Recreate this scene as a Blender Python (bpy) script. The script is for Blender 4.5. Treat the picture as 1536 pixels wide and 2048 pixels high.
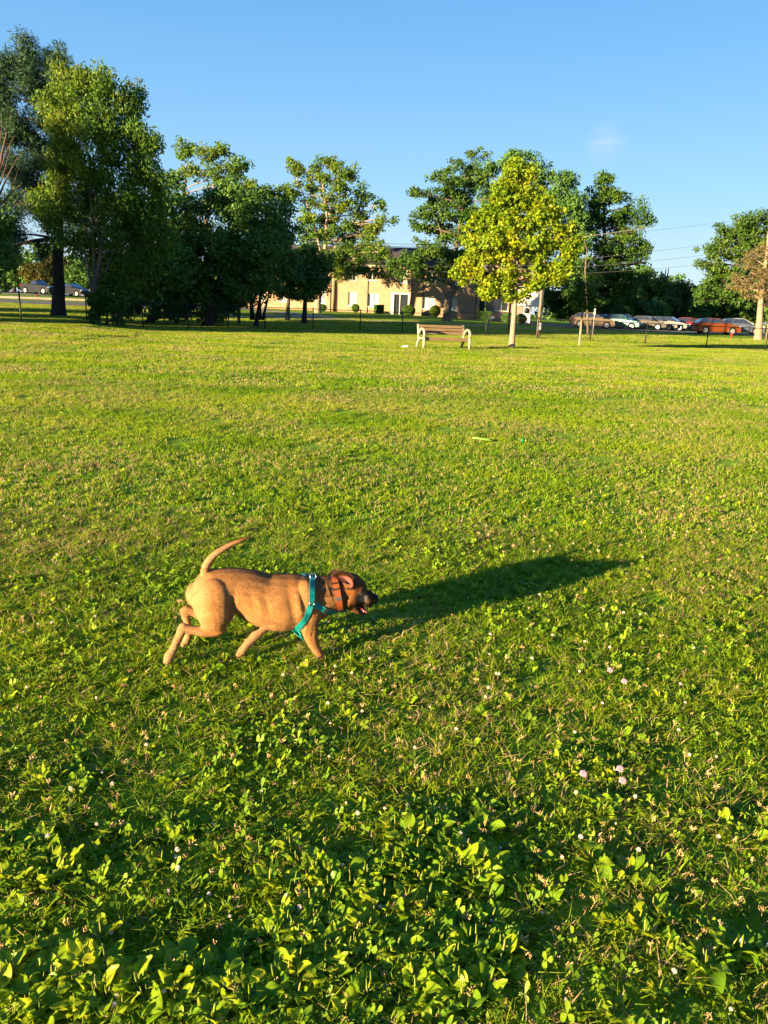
import bpy, math, random
import numpy as np
from mathutils import Vector, Matrix, Euler
from mathutils.bvhtree import BVHTree

R = math.radians
random.seed(7)
rng = np.random.default_rng(7)
for o in list(bpy.data.objects):
    bpy.data.objects.remove(o)
scene = bpy.context.scene
COL = scene.collection

# ------------------------------------------------------------------ camera
F_PX = 1500.0            # focal length in pixels of the 1536x2048 frame
PITCH = R(15.2)
ROLL = 0.042
CAM_Z = 1.5
cam_d = bpy.data.cameras.new('camera')
cam = bpy.data.objects.new('camera', cam_d)
COL.objects.link(cam)
scene.camera = cam
cam_d.sensor_fit = 'VERTICAL'
cam_d.sensor_height = 36
cam_d.lens = 36 * F_PX / 2048
cam_d.clip_start = 0.05
cam_d.clip_end = 5000
_F = Vector((0, math.cos(PITCH), -math.sin(PITCH)))
_R0 = Vector((1, 0, 0))
_U0 = Vector((0, math.sin(PITCH), math.cos(PITCH)))
_R = _R0 * math.cos(ROLL) + _U0 * math.sin(ROLL)
_U = _U0 * math.cos(ROLL) - _R0 * math.sin(ROLL)
EYE = Vector((0, 0, CAM_Z))
m = Matrix.Identity(4)
for i in range(3):
    m[i][0] = _R[i]; m[i][1] = _U[i]; m[i][2] = -_F[i]; m[i][3] = EYE[i]
cam.matrix_world = m

# ------------------------------------------------------------------ light
SUN_AZ = 49.5            # the way shadows fall, clockwise from +Y
SUN_EL = 9.1
scene.view_settings.view_transform = 'Standard'
scene.view_settings.look = 'None'
scene.view_settings.gamma = 1
scene.view_settings.exposure = 2.62
w = bpy.data.worlds.new('World')
scene.world = w
w.use_nodes = True
nt = w.node_tree
nt.nodes.clear()
out = nt.nodes.new('ShaderNodeOutputWorld')
bg = nt.nodes.new('ShaderNodeBackground')
sky = nt.nodes.new('ShaderNodeTexSky')
sky.sky_type = 'NISHITA'
sky.sun_disc = False
sky.sun_elevation = R(SUN_EL)
sky.sun_rotation = R(SUN_AZ + 180)
sky.altitude = 0
sky.air_density = 1.0
sky.dust_density = 0.4
sky.ozone_density = 2.5
bg.inputs['Strength'].default_value = 0.125
# a faint wisp of cloud in the sky
tc = nt.nodes.new('ShaderNodeTexCoord')
mp = nt.nodes.new('ShaderNodeMapping')
mp.inputs['Scale'].default_value = (9, 3, 30)
nz = nt.nodes.new('ShaderNodeTexNoise')
nz.inputs['Scale'].default_value = 1.5
nz.inputs['Detail'].default_value = 5
vd = nt.nodes.new('ShaderNodeVectorMath'); vd.operation = 'DISTANCE'
mr = nt.nodes.new('ShaderNodeMapRange')
mr.inputs['From Min'].default_value = 0.0
mr.inputs['From Max'].default_value = 0.028
mr.inputs['To Min'].default_value = 1
mr.inputs['To Max'].default_value = 0
nr = nt.nodes.new('ShaderNodeMapRange')
nr.inputs['From Min'].default_value = 0.42
nr.inputs['From Max'].default_value = 0.75
mu = nt.nodes.new('ShaderNodeMath'); mu.operation = 'MULTIPLY'
mu2 = nt.nodes.new('ShaderNodeMath'); mu2.operation = 'MULTIPLY'
mu2.inputs[1].default_value = 0.45
mx = nt.nodes.new('ShaderNodeMixRGB')
hs = nt.nodes.new('ShaderNodeHueSaturation')
hs.inputs['Saturation'].default_value = 1.0
L = nt.links.new
L(tc.outputs['Generated'], mp.inputs['Vector'])
L(mp.outputs[0], nz.inputs['Vector'])
L(tc.outputs['Generated'], vd.inputs[0])
L(vd.outputs['Value'], mr.inputs['Value'])
L(nz.outputs['Fac'], nr.inputs['Value'])
L(mr.outputs[0], mu.inputs[0]); L(nr.outputs[0], mu.inputs[1])
L(mu.outputs[0], mu2.inputs[0])
L(mu2.outputs[0], mx.inputs['Fac'])
sx = nt.nodes.new('ShaderNodeSeparateXYZ'); L(tc.outputs['Generated'], sx.inputs[0])
sr = nt.nodes.new('ShaderNodeValToRGB')
def _c(r, g, b, k): return tuple(((v / 255) ** 2.2) * k for v in (r, g, b)) + (1,)
SKY_K = 1.0 / (2 ** scene.view_settings.exposure * .125)
els = sr.color_ramp.elements
els[0].position = 0.0; els[0].color = _c(204, 218, 230, 1)
els[1].position = 1.0; els[1].color = _c(60, 124, 210, 1)
for p_, c_ in ((.06, (184, 214, 238)), (.14, (150, 202, 240)), (.24, (124, 185, 240)), (.36, (98, 166, 231))):
    e_ = els.new(p_); e_.color = _c(*c_, 1)
L(sx.outputs['Z'], sr.inputs['Fac'])
sk = nt.nodes.new('ShaderNodeVectorMath'); sk.operation = 'SCALE'; sk.inputs['Scale'].default_value = SKY_K
L(sr.outputs[0], sk.inputs[0])
bl2 = nt.nodes.new('ShaderNodeMixRGB'); bl2.inputs['Fac'].default_value = .93
L(sky.outputs[0], bl2.inputs['Color1']); L(sk.outputs[0], bl2.inputs['Color2'])
L(bl2.outputs[0], hs.inputs['Color'])
L(hs.outputs[0], mx.inputs['Color1'])
mx.inputs['Color2'].default_value = (1.35, 1.3, 1.4, 1)
L(mx.outputs[0], bg.inputs['Color'])
L(bg.outputs[0], out.inputs['Surface'])

sun_dir = Vector((math.sin(R(SUN_AZ)) * math.cos(R(SUN_EL)), math.cos(R(SUN_AZ)) * math.cos(R(SUN_EL)), -math.sin(R(SUN_EL))))
sl = bpy.data.lights.new('sun', 'SUN')
sl.energy = 5.0
sl.angle = R(0.5)
sl.color = (1.0, 0.75, 0.42)
so = bpy.data.objects.new('sun', sl)
COL.objects.link(so)
so.rotation_euler = sun_dir.to_track_quat('-Z', 'Y').to_euler()
so.location = (-40, -30, 30)
scene.cycles.max_bounces = 7
scene.cycles.transparent_max_bounces = 12
scene.cycles.sample_clamp_indirect = 4

# ------------------------------------------------------------------ projection helpers
def ray(px, py):
    a = (px - 768) / F_PX; b = (1024 - py) / F_PX
    return (_F + _R * a + _U * b)
def at(px, py, Y):
    """the point seen at a pixel, at world distance Y ahead"""
    d = ray(px, py)
    return EYE + d * (Y / d.y)
_wisp = ray(1215, 291).normalized()
vd.inputs[1].default_value = _wisp[:]

def S(t):
    t = np.clip(t, 0, 1)
    return t * t * (3 - 2 * t)
def gz(x, y):
    """height of the ground"""
    x = np.asarray(x, float); y = np.asarray(y, float)
    u = x / np.maximum(y, 5.0)
    t = S((y - 46) / 40)
    z = t * (0.35 + 0.58 * S((0.30 - u) / 0.35))
    z = z + 0.5 * S((y - 80) / 25) * S((-u - 0.2) / 0.2)
    z = z + 0.25 * S((-u - 0.3) / 0.15) * S((y - 20) / 12) * (1 - S((y - 50) / 25))
    z = z + 0.006 * np.sin(x * 1.3 + 0.5 * y) * np.sin(y * 0.9 + 1) * S(y / 6) + 0.015 * np.sin(x * 0.21 + 1) * np.sin(y * 0.17) * S((y - 6) / 20)
    return z
def G(x, y): return float(gz(x, y))
def gpos(px, Y):
    """ground point at distance Y seen at column px"""
    py = 640
    for _ in range(6):
        p = at(px, py, Y)
        z = G(p.x, Y)
        q = Vector((p.x, Y, z)) - EYE
        dep = q.dot(_F)
        py = 1024 - F_PX * q.dot(_U) / dep
    return Vector((p.x, Y, z))
def groundhit(px, py):
    d = ray(px, py)
    t = EYE.z / -d.z
    for _ in range(20):
        p = EYE + d * t
        t = (EYE.z - G(p.x, p.y)) / -d.z
    return EYE + d * t
def pxm(Y): return F_PX * 1.05 / Y     # pixels per metre at distance Y

# ------------------------------------------------------------------ object helpers
def tag(o, label=None, cat=None, group=None, kind=None):
    if label: o['label'] = label
    if cat: o['category'] = cat
    if group: o['group'] = group
    if kind: o['kind'] = kind
    return o
def empty(name, loc, rz=0, **k):
    o = bpy.data.objects.new(name, None)
    COL.objects.link(o)
    o.location = loc
    o.rotation_euler = (0, 0, rz)
    o.empty_display_size = 0.2
    return tag(o, **k)
def link(name, me, mats, parent=None, smooth=False):
    o = bpy.data.objects.new(name, me)
    COL.objects.link(o)
    if not isinstance(mats, (list, tuple)): mats = [mats]
    for mm in mats: me.materials.append(mm)
    if smooth: me.polygons.foreach_set('use_smooth', [True] * len(me.polygons))
    if parent: o.parent = parent
    return o
class MB:
    def __init__(s): s.v = []; s.f = []; s.mi = []
    def add(s, vs, fs, mi=0):
        n = len(s.v)
        s.v += [tuple(v) for v in vs]
        s.f += [tuple(i + n for i in f) for f in fs]
        s.mi += [mi] * len(fs)
        return s
    def box(s, x0, x1, y0, y1, z0, z1, mi=0, M=None):
        vs = [Vector((x, y, z)) for x in (x0, x1) for y in (y0, y1) for z in (z0, z1)]
        if M: vs = [M @ v for v in vs]
        return s.add(vs, [(0, 1, 3, 2), (4, 6, 7, 5), (0, 4, 5, 1), (2, 3, 7, 6), (0, 2, 6, 4), (1, 5, 7, 3)], mi)
    def tube(s, pts, rad, n=8, mi=0, cap=True):
        pts = [Vector(p) for p in pts]
        if not isinstance(rad, (list, tuple)): rad = [rad] * len(pts)
        vs = []; fs = []
        prev = None
        for i, p in enumerate(pts):
            t = (pts[min(i + 1, len(pts) - 1)] - pts[max(i - 1, 0)])
            if t.length < 1e-9: t = Vector((0, 0, 1))
            t.normalize()
            a = prev if prev else (Vector((1, 0, 0)) if abs(t.x) < .8 else Vector((0, 1, 0)))
            u = (a - t * a.dot(t)).normalized(); prev = u
            v = t.cross(u)
            for k in range(n):
                an = 2 * math.pi * k / n
                vs.append(p + (u * math.cos(an) + v * math.sin(an)) * rad[i])
        for i in range(len(pts) - 1):
            for k in range(n):
                a = i * n + k; b = i * n + (k + 1) % n
                fs.append((a, b, b + n, a + n))
        if cap:
            fs.append(tuple(range(n))[::-1]); fs.append(tuple(range(len(vs) - n, len(vs))))
        return s.add(vs, fs, mi)
    def lathe(s, prof, c=(0, 0, 0), n=16, axis='z', mi=0):
        vs = []; fs = []
        for r, h in prof:
            for k in range(n):
                a = 2 * math.pi * k / n
                q = (r * math.cos(a), r * math.sin(a), h)
                if axis == 'y': q = (q[0], q[2], q[1])
                if axis == 'x': q = (q[2], q[0], q[1])
                vs.append(Vector(q) + Vector(c))
        for i in range(len(prof) - 1):
            for k in range(n):
                a = i * n + k; b = i * n + (k + 1) % n
                fs.append((a, b, b + n, a + n))
        fs.append(tuple(range(n))[::-1]); fs.append(tuple(range(len(vs) - n, len(vs))))
        return s.add(vs, fs, mi)
    def ellipsoid(s, c, r, n=14, m_=9, mi=0, M=None):
        vs = []; fs = []
        for i in range(m_ + 1):
            ph = math.pi * (i + .001) / (m_ + .002)
            for k in range(n):
                a = 2 * math.pi * k / n
                q = Vector((r[0] * math.sin(ph) * math.cos(a), r[1] * math.sin(ph) * math.sin(a), r[2] * math.cos(ph)))
                if M: q = M @ q
                vs.append(q + Vector(c))
        for i in range(m_):
            for k in range(n):
                a = i * n + k; b = i * n + (k + 1) % n
                fs.append((a, a + n, b + n, b))
        fs.append(tuple(range(n))); fs.append(tuple(range(len(vs) - n, len(vs)))[::-1])
        return s.add(vs, fs, mi)
    def prism(s, poly, y0, y1, mi=0):
        """polygon in xz pushed along y"""
        n = len(poly)
        vs = [(x, y0, z) for x, z in poly] + [(x, y1, z) for x, z in poly]
        fs = [tuple(range(n)), tuple(range(n, 2 * n))[::-1]]
        for i in range(n):
            j = (i + 1) % n
            fs.append((i, i + n, j + n, j))
        return s.add(vs, fs, mi)
    def build(s, name, mats, parent=None, smooth=False, bevel=0, seg=2):
        me = bpy.data.meshes.new(name)
        me.from_pydata(s.v, [], s.f)
        if any(s.mi): me.polygons.foreach_set('material_index', s.mi)
        me.update()
        import bmesh
        bm = bmesh.new(); bm.from_mesh(me)
        bmesh.ops.recalc_face_normals(bm, faces=bm.faces)
        bm.to_mesh(me); bm.free()
        o = link(name, me, mats, parent, smooth)
        if bevel:
            b = o.modifiers.new('b', 'BEVEL'); b.width = bevel; b.segments = seg; b.limit_method = 'ANGLE'; b.angle_limit = R(35)
        return o
def copy_tree(o, parent=None):
    c = o.copy(); COL.objects.link(c); c.parent = parent
    for ch in list(o.children): copy_tree(ch, c)
    return c
def npmesh(name, V, Fq, attrs=None, k=4):
    """fast mesh: V (n,3), Fq (m,k)"""
    me = bpy.data.meshes.new(name)
    me.vertices.add(len(V)); me.vertices.foreach_set('co', np.asarray(V, np.float32).ravel())
    me.loops.add(Fq.size); me.loops.foreach_set('vertex_index', np.asarray(Fq, np.int32).ravel())
    me.polygons.add(len(Fq))
    me.polygons.foreach_set('loop_start', np.arange(0, Fq.size, k, dtype=np.int32))
    for nme, arr in (attrs or {}).items():
        a = me.attributes.new(nme, 'FLOAT', 'POINT')
        a.data.foreach_set('value', np.asarray(arr, np.float32))
    me.update(calc_edges=True)
    return me

# ------------------------------------------------------------------ materials
def nodes_of(name):
    mt = bpy.data.materials.new(name); mt.use_nodes = True
    n = mt.node_tree.nodes; b = n['Principled BSDF']
    return mt, mt.node_tree, b
def mat(name, c, rough=.6, c2=None, scale=5, detail=4, bump=0, bscale=None, metal=0, spec=.2, coat=0, stretch=None):
    mt, t, b = nodes_of(name)
    b.inputs['Roughness'].default_value = rough
    b.inputs['Metallic'].default_value = metal
    b.inputs['Specular IOR Level'].default_value = spec
    b.inputs['Coat Weight'].default_value = coat
    b.inputs['Coat Roughness'].default_value = .05
    tc = t.nodes.new('ShaderNodeTexCoord'); mp = t.nodes.new('ShaderNodeMapping')
    t.links.new(tc.outputs['Object'], mp.inputs['Vector'])
    if stretch: mp.inputs['Scale'].default_value = stretch
    nz = t.nodes.new('ShaderNodeTexNoise'); nz.inputs['Scale'].default_value = scale; nz.inputs['Detail'].default_value = detail
    t.links.new(mp.outputs[0], nz.inputs['Vector'])
    rp = t.nodes.new('ShaderNodeValToRGB')
    rp.color_ramp.elements[0].position = .3; rp.color_ramp.elements[1].position = .7
    c2 = c2 or tuple(v * .82 for v in c)
    rp.color_ramp.elements[0].color = (*c2, 1); rp.color_ramp.elements[1].color = (*c, 1)
    t.links.new(nz.outputs['Fac'], rp.inputs['Fac'])
    t.links.new(rp.outputs[0], b.inputs['Base Color'])
    if bump:
        bn = t.nodes.new('ShaderNodeBump'); bn.inputs['Strength'].default_value = bump; bn.inputs['Distance'].default_value = .01
        nb = t.nodes.new('ShaderNodeTexNoise'); nb.inputs['Scale'].default_value = bscale or scale * 4; nb.inputs['Detail'].default_value = 6
        t.links.new(mp.outputs[0], nb.inputs['Vector'])
        t.links.new(nb.outputs['Fac'], bn.inputs['Height']); t.links.new(bn.outputs[0], b.inputs['Normal'])
    return mt
def leafmat(name, cols, trans=.35, rough=.5, straw=None, wscale=.35, spec=.12, straw_amt=(.55, .75), straw_scale=.3, big=None):
    """leaf: colour ramp over the per-leaf random, shifted by a patchy world noise"""
    mt, t, b = nodes_of(name)
    n = t.nodes; l = t.links.new
    at_ = n.new('ShaderNodeAttribute'); at_.attribute_name = 'rnd'
    geo = n.new('ShaderNodeNewGeometry')
    nz = n.new('ShaderNodeTexNoise'); nz.inputs['Scale'].default_value = wscale; nz.inputs['Detail'].default_value = 4
    l(geo.outputs['Position'], nz.inputs['Vector'])
    ad = n.new('ShaderNodeMath'); ad.operation = 'MULTIPLY_ADD'
    l(nz.outputs['Fac'], ad.inputs[0]); ad.inputs[1].default_value = 1.1
    sb = n.new('ShaderNodeMath'); sb.operation = 'MULTIPLY_ADD'
    l(at_.outputs['Fac'], sb.inputs[0]); sb.inputs[1].default_value = .75; sb.inputs[2].default_value = -.42
    l(sb.outputs[0], ad.inputs[2])
    rp = n.new('ShaderNodeValToRGB')
    e = rp.color_ramp.elements
    e[0].position = 0; e[0].color = (*cols[0], 1); e[1].position = 1; e[1].color = (*cols[-1], 1)
    for i, c in enumerate(cols[1:-1]):
        x = e.new((i + 1) / (len(cols) - 1)); x.color = (*c, 1)
    if straw:
        mp2 = n.new('ShaderNodeMapping'); mp2.inputs['Scale'].default_value = (.05, .9, 1); mp2.inputs['Rotation'].default_value = (0, 0, R(-12))
        n3 = n.new('ShaderNodeTexNoise'); n3.inputs['Scale'].default_value = .55; n3.inputs['Detail'].default_value = 2
        l(geo.outputs['Position'], mp2.inputs['Vector']); l(mp2.outputs[0], n3.inputs['Vector'])
        m3 = n.new('ShaderNodeMath'); m3.operation = 'MULTIPLY_ADD'; l(n3.outputs['Fac'], m3.inputs[0]); m3.inputs[1].default_value = .9; m3.inputs[2].default_value = -.45
        m4 = n.new('ShaderNodeMath'); m4.operation = 'ADD'; l(m3.outputs[0], m4.inputs[0]); l(ad.outputs[0], m4.inputs[1])
        l(m4.outputs[0], rp.inputs['Fac'])
    else: l(ad.outputs[0], rp.inputs['Fac'])
    col = rp.outputs[0]
    if straw:
        ns = n.new('ShaderNodeTexNoise'); ns.inputs['Scale'].default_value = straw_scale; ns.inputs['Detail'].default_value = 5
        l(geo.outputs['Position'], ns.inputs['Vector'])
        m1 = n.new('ShaderNodeMapRange'); m1.inputs['From Min'].default_value = .38; m1.inputs['From Max'].default_value = .68
        m1.inputs['To Min'].default_value = straw_amt[0]; m1.inputs['To Max'].default_value = straw_amt[1]
        l(ns.outputs['Fac'], m1.inputs['Value'])
        a2 = n.new('ShaderNodeAttribute'); a2.attribute_name = 'rnd2'
        lt = n.new('ShaderNodeMath'); lt.operation = 'LESS_THAN'
        l(a2.outputs['Fac'], lt.inputs[0]); l(m1.outputs[0], lt.inputs[1])
        mx = n.new('ShaderNodeMixRGB'); l(lt.outputs[0], mx.inputs['Fac']); l(col, mx.inputs['Color1'])
        sr = n.new('ShaderNodeValToRGB'); sr.color_ramp.elements[0].color = (*straw[0], 1); sr.color_ramp.elements[1].color = (*straw[1], 1)
        l(at_.outputs['Fac'], sr.inputs['Fac'])
        l(sr.outputs[0], mx.inputs['Color2']); col = mx.outputs[0]
    l(col, b.inputs['Base Color'])
    b.inputs['Roughness'].default_value = rough
    b.inputs['Specular IOR Level'].default_value = spec
    tr = n.new('ShaderNodeBsdfTranslucent')
    hs = n.new('ShaderNodeHueSaturation'); hs.inputs['Value'].default_value = 1.3; hs.inputs['Hue'].default_value = .485
    l(col, hs.inputs['Color']); l(hs.outputs[0], tr.inputs['Color'])
    ms = n.new('ShaderNodeMixShader'); ms.inputs[0].default_value = trans
    l(b.outputs[0], ms.inputs[1]); l(tr.outputs[0], ms.inputs[2])
    l(ms.outputs[0], n['Material Output'].inputs['Surface'])
    return mt

M = {}
M['bark_dark'] = mat('bark_dark', (.035, .026, .02), .9, (.018, .014, .011), 3, bump=.8, bscale=8, stretch=(3, 3, .6))
M['bark_grey'] = mat('bark_grey', (.12, .095, .07), .9, (.06, .048, .036), 3, bump=.7, bscale=9, stretch=(3, 3, .6))
M['bark_pale'] = mat('bark_pale', (.27, .2, .14), .85, (.16, .11, .08), 6, bump=.4, bscale=14, stretch=(3, 3, .8))
M['bark_red'] = mat('bark_red', (.085, .05, .038), .9, (.05, .032, .026), 3)
M['leaf_maple'] = leafmat('leaf_maple', [(.045, .12, .006), (.115, .195, .008), (.22, .265, .01), (.33, .31, .02)], .4, wscale=.6)
M['leaf_ash'] = leafmat('leaf_ash', [(.03, .08, .016), (.055, .125, .016), (.1, .16, .014), (.16, .18, .02)], .35)
M['leaf_mid'] = leafmat('leaf_mid', [(.022, .062, .013), (.045, .1, .015), (.09, .135, .016)], .3)
M['leaf_dark'] = leafmat('leaf_dark', [(.036, .095, .024), (.06, .135, .028), (.095, .165, .028)], .25)
M['leaf_olive'] = leafmat('leaf_olive', [(.025, .035, .008), (.06, .06, .012), (.1, .085, .025)], .3)
M['leaf_brown'] = leafmat('leaf_brown', [(.06, .052, .022), (.12, .095, .04), (.17, .14, .06)], .2)
M['needle'] = leafmat('needle', [(.016, .044, .026), (.03, .068, .034), (.05, .08, .03)], .12)
M['leaf_far'] = leafmat('leaf_far', [(.028, .066, .017), (.055, .1, .018), (.095, .13, .02)], .3, wscale=.12)
GR = [(.05, .118, .006), (.115, .218, .007), (.2, .285, .01), (.285, .31, .016)]
STR = [(.28, .19, .08), (.46, .34, .19)]
M['grass'] = leafmat('grass', GR, .46, .45, STR, wscale=.8, straw_amt=(.0, .42), straw_scale=.55)
M['clover'] = leafmat('clover', [(.07, .15, .01), (.14, .24, .012), (.22, .3, .015)], .35, .45, wscale=2)
M['plantain'] = leafmat('plantain', [(.07, .17, .009), (.14, .27, .01), (.24, .34, .012), (.33, .38, .015)], .48, .42, wscale=2.5, spec=.2)
M['spike'] = leafmat('spike', [(.09, .15, .012), (.16, .2, .02), (.24, .19, .06)], .15, .7, wscale=3)
M['dry'] = leafmat('dry', [(.26, .17, .07), (.38, .26, .11), (.5, .36, .19)], .2, .8, wscale=3)
M['blossom'] = mat('blossom', (.62, .52, .44), .8, (.45, .33, .24), 60)
M['pink'] = mat('pink', (.45, .26, .33), .8, (.34, .17, .22), 80)

# ------------------------------------------------------------------ ground
def ground_material():
    mt, t, b = nodes_of('ground')
    n = t.nodes; l = t.links.new
    geo = n.new('ShaderNodeNewGeometry')
    def noise(sc, det=5):
        z = n.new('ShaderNodeTexNoise'); z.inputs['Scale'].default_value = sc; z.inputs['Detail'].default_value = det
        l(geo.outputs['Position'], z.inputs['Vector']); return z
    a = noise(38, 6); c = noise(.5); f = noise(.13, 3)
    r1 = n.new('ShaderNodeValToRGB'); e = r1.color_ramp.elements
    e[0].position = .3; e[0].color = (.04, .09, .006, 1); e[1].position = .72; e[1].color = (.17, .28, .014, 1)
    l(a.outputs['Fac'], r1.inputs['Fac'])
    r2 = n.new('ShaderNodeValToRGB'); e = r2.color_ramp.elements
    e[0].position = .35; e[0].color = (.09, .18, .01, 1); e[1].position = .7; e[1].color = (.22, .27, .02, 1)
    l(c.outputs['Fac'], r2.inputs['Fac'])
    mx = n.new('ShaderNodeMixRGB'); mx.inputs['Fac'].default_value = .5
    l(r1.outputs[0], mx.inputs['Color1']); l(r2.outputs[0], mx.inputs['Color2'])
    mx2 = n.new('ShaderNodeMixRGB'); l(f.outputs['Fac'], mx2.inputs['Fac'])
    l(mx.outputs[0], mx2.inputs['Color1']); mx2.inputs['Color2'].default_value = (.13, .24, .01, 1)
    l(mx2.outputs[0], b.inputs['Base Color'])
    b.inputs['Roughness'].default_value = .95; b.inputs['Specular IOR Level'].default_value = .1
    bn = n.new('ShaderNodeBump'); bn.inputs['Strength'].default_value = .9; bn.inputs['Distance'].default_value = .03
    l(a.outputs['Fac'], bn.inputs['Height']); l(bn.outputs[0], b.inputs['Normal'])
    return mt
ys = np.concatenate([np.arange(-60, 0, 6), np.arange(0, 20, .5), np.arange(20, 130, 1.0), np.geomspace(130, 1800, 18)])
xs = np.concatenate([-np.geomspace(1800, 82, 14), np.arange(-80, 80.1, 1.25), np.geomspace(82, 1800, 14)])
XX, YY = np.meshgrid(xs, ys)
ZZ = gz(XX, YY)
V = np.stack([XX.ravel(), YY.ravel(), ZZ.ravel()], 1)
nx_, ny_ = len(xs), len(ys)
I, J = np.meshgrid(np.arange(nx_ - 1), np.arange(ny_ - 1))
a = (J * nx_ + I).ravel()
me = npmesh('ground', V, np.stack([a, a + 1, a + 1 + nx_, a + nx_], 1))
tag(link('ground', me, ground_material(), smooth=True), 'green mown lawn of the park running back to the road', kind='structure')

# ------------------------------------------------------------------ scatter (ground cover only)
def scatter(name, pts, rots, scl, idx, meshes, mats, label):
    me = bpy.data.meshes.new(name)
    me.from_pydata([tuple(p) for p in pts], [], [])
    me.attributes.new('rot', 'FLOAT_VECTOR', 'POINT').data.foreach_set('vector', np.asarray(rots, np.float32).ravel())
    me.attributes.new('scl', 'FLOAT', 'POINT').data.foreach_set('value', np.asarray(scl, np.float32))
    me.attributes.new('idx', 'INT', 'POINT').data.foreach_set('value', np.asarray(idx, np.int32))
    c = bpy.data.collections.new(name + ' sources')
    for i, sm in enumerate(meshes):
        so_ = bpy.data.objects.new('%s source %02d' % (name, i), sm); c.objects.link(so_)
        if not sm.materials:
            for mm in (mats if isinstance(mats, (list, tuple)) else [mats]): sm.materials.append(mm)
    g = bpy.data.node_groups.new(name + ' scatter', 'GeometryNodeTree')
    g.interface.new_socket('Geometry', in_out='INPUT', socket_type='NodeSocketGeometry')
    g.interface.new_socket('Geometry', in_out='OUTPUT', socket_type='NodeSocketGeometry')
    gi = g.nodes.new('NodeGroupInput'); go = g.nodes.new('NodeGroupOutput')
    ip = g.nodes.new('GeometryNodeInstanceOnPoints'); ci = g.nodes.new('GeometryNodeCollectionInfo')
    ci.inputs['Collection'].default_value = c
    ci.inputs['Separate Children'].default_value = True
    ci.inputs['Reset Children'].default_value = True
    def na(nm, ty):
        q = g.nodes.new('GeometryNodeInputNamedAttribute'); q.data_type = ty; q.inputs['Name'].default_value = nm
        return [s for s in q.outputs if s.enabled and s.name == 'Attribute'][0]
    g.links.new(gi.outputs[0], ip.inputs['Points'])
    g.links.new(ci.outputs[0], ip.inputs['Instance'])
    ip.inputs['Pick Instance'].default_value = True
    g.links.new(na('idx', 'INT'), ip.inputs['Instance Index'])
    g.links.new(na('rot', 'FLOAT_VECTOR'), ip.inputs['Rotation'])
    g.links.new(na('scl', 'FLOAT'), ip.inputs['Scale'])
    g.links.new(ip.outputs[0], go.inputs[0])
    o = bpy.data.objects.new(name, me); COL.objects.link(o)
    md = o.modifiers.new('scatter', 'NODES'); md.node_group = g
    for mm in (mats if isinstance(mats, (list, tuple)) else [mats]): me.materials.append(mm)
    tag(o, label, kind='stuff')
    return o

def blade_tile(size, dens, h, wd, seed, lean=.6):
    """a square of grass blades; each blade = 2 quads, bent"""
    r = np.random.default_rng(seed)
    n = int(size * size * dens)
    # tufted: blades gather round tuft centres
    nt_ = max(4, n // 9)
    tc_ = r.uniform(-size / 2, size / 2, (nt_, 2))
    ti = r.integers(0, nt_, n)
    P = tc_[ti] + r.normal(0, .012 * max(1, wd / .004), (n, 2))
    hh = h * r.uniform(.45, 1.15, n) * (0.75 + .5 * r.random(nt_)[ti])
    w_ = wd * r.uniform(.6, 1.3, n)
    az = r.uniform(0, 2 * np.pi, n)                      # lean direction
    ln = lean * r.uniform(.1, 1.5, n) * hh
    fa = r.uniform(0, 2 * np.pi, n)                      # facing
    side = np.stack([np.cos(fa), np.sin(fa), np.zeros(n)], 1)
    d = np.stack([np.cos(az), np.sin(az)], 1)
    V = np.zeros((n, 6, 3)); 
    for k, (t, wf) in enumerate([(0, .8), (.5, 1.0), (1.0, .12)]):
        c = np.zeros((n, 3)); c[:, :2] = P + d * (ln * t ** 1.6)[:, None]
        c[:, 2] = hh * (t - .12 * t * t * lean * 2) - .004
        V[:, 2 * k] = c - side * (w_ * wf / 2)[:, None]
        V[:, 2 * k + 1] = c + side * (w_ * wf / 2)[:, None]
    base = np.arange(n)[:, None] * 6
    Fq = np.concatenate([base + np.array([0, 1, 3, 2]), base + np.array([2, 3, 5, 4])], 0)
    return npmesh('blades', V.reshape(-1, 3), Fq, {'rnd': np.repeat(r.random(n), 6), 'rnd2': np.repeat(r.random(n), 6)})

def ruv(x, y):
    return abs(x) < .60 * y + .9
tiles = [blade_tile(.6, 10500, .044, .0036, 10 + i, 1.0) for i in range(5)]
tiles += [blade_tile(1.5, 3600, .042, .006, 30 + i, .7) for i in range(4)]
tiles += [blade_tile(3.0, 1300, .05, .012, 50 + i, .6) for i in range(4)]
tiles += [blade_tile(6.0, 330, .06, .03, 70 + i, .5) for i in range(3)]
P_ = []; Ro = []; Sc = []; Ix = []
def lay(y0, y1, step, i0, n):
    y = y0 + step / 2
    while y < y1:
        k = math.ceil((.60 * (y + step) + step + 3) / step)
        for j in range(-k, k + 1):
            x = j * step
            if abs(x) > .58 * (y + step / 2) + step * .7 + 2.8: continue
            if y > 52 and (x > .3 * y or (x < -.3 * y and y > 66)): pass
            z = G(x, y)
            e = .6
            nrm = Vector((-(G(x + e, y) - G(x - e, y)) / (2 * e), -(G(x, y + e) - G(x, y - e)) / (2 * e), 1)).normalized()
            q = nrm.to_track_quat('Z', 'Y') @ Euler((0, 0, random.randrange(4) * math.pi / 2)).to_quaternion()
            P_.append((x + random.uniform(-.02, .02) * step, y + random.uniform(-.02, .02) * step, z)); Ro.append(tuple(q.to_euler())); Sc.append(random.uniform(1.06, 1.14)); Ix.append(i0 + random.randrange(n))
        y += step
lay(.3, 5.1, .6, 0, 5)
lay(5.1, 14.1, 1.5, 5, 4)
lay(14.1, 50.1, 3.0, 9, 4)
lay(50.1, 68.1, 6.0, 13, 3)
scatter('grass', P_, Ro, Sc, Ix, tiles, M['grass'], 'short green and straw coloured grass of the whole lawn')

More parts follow.
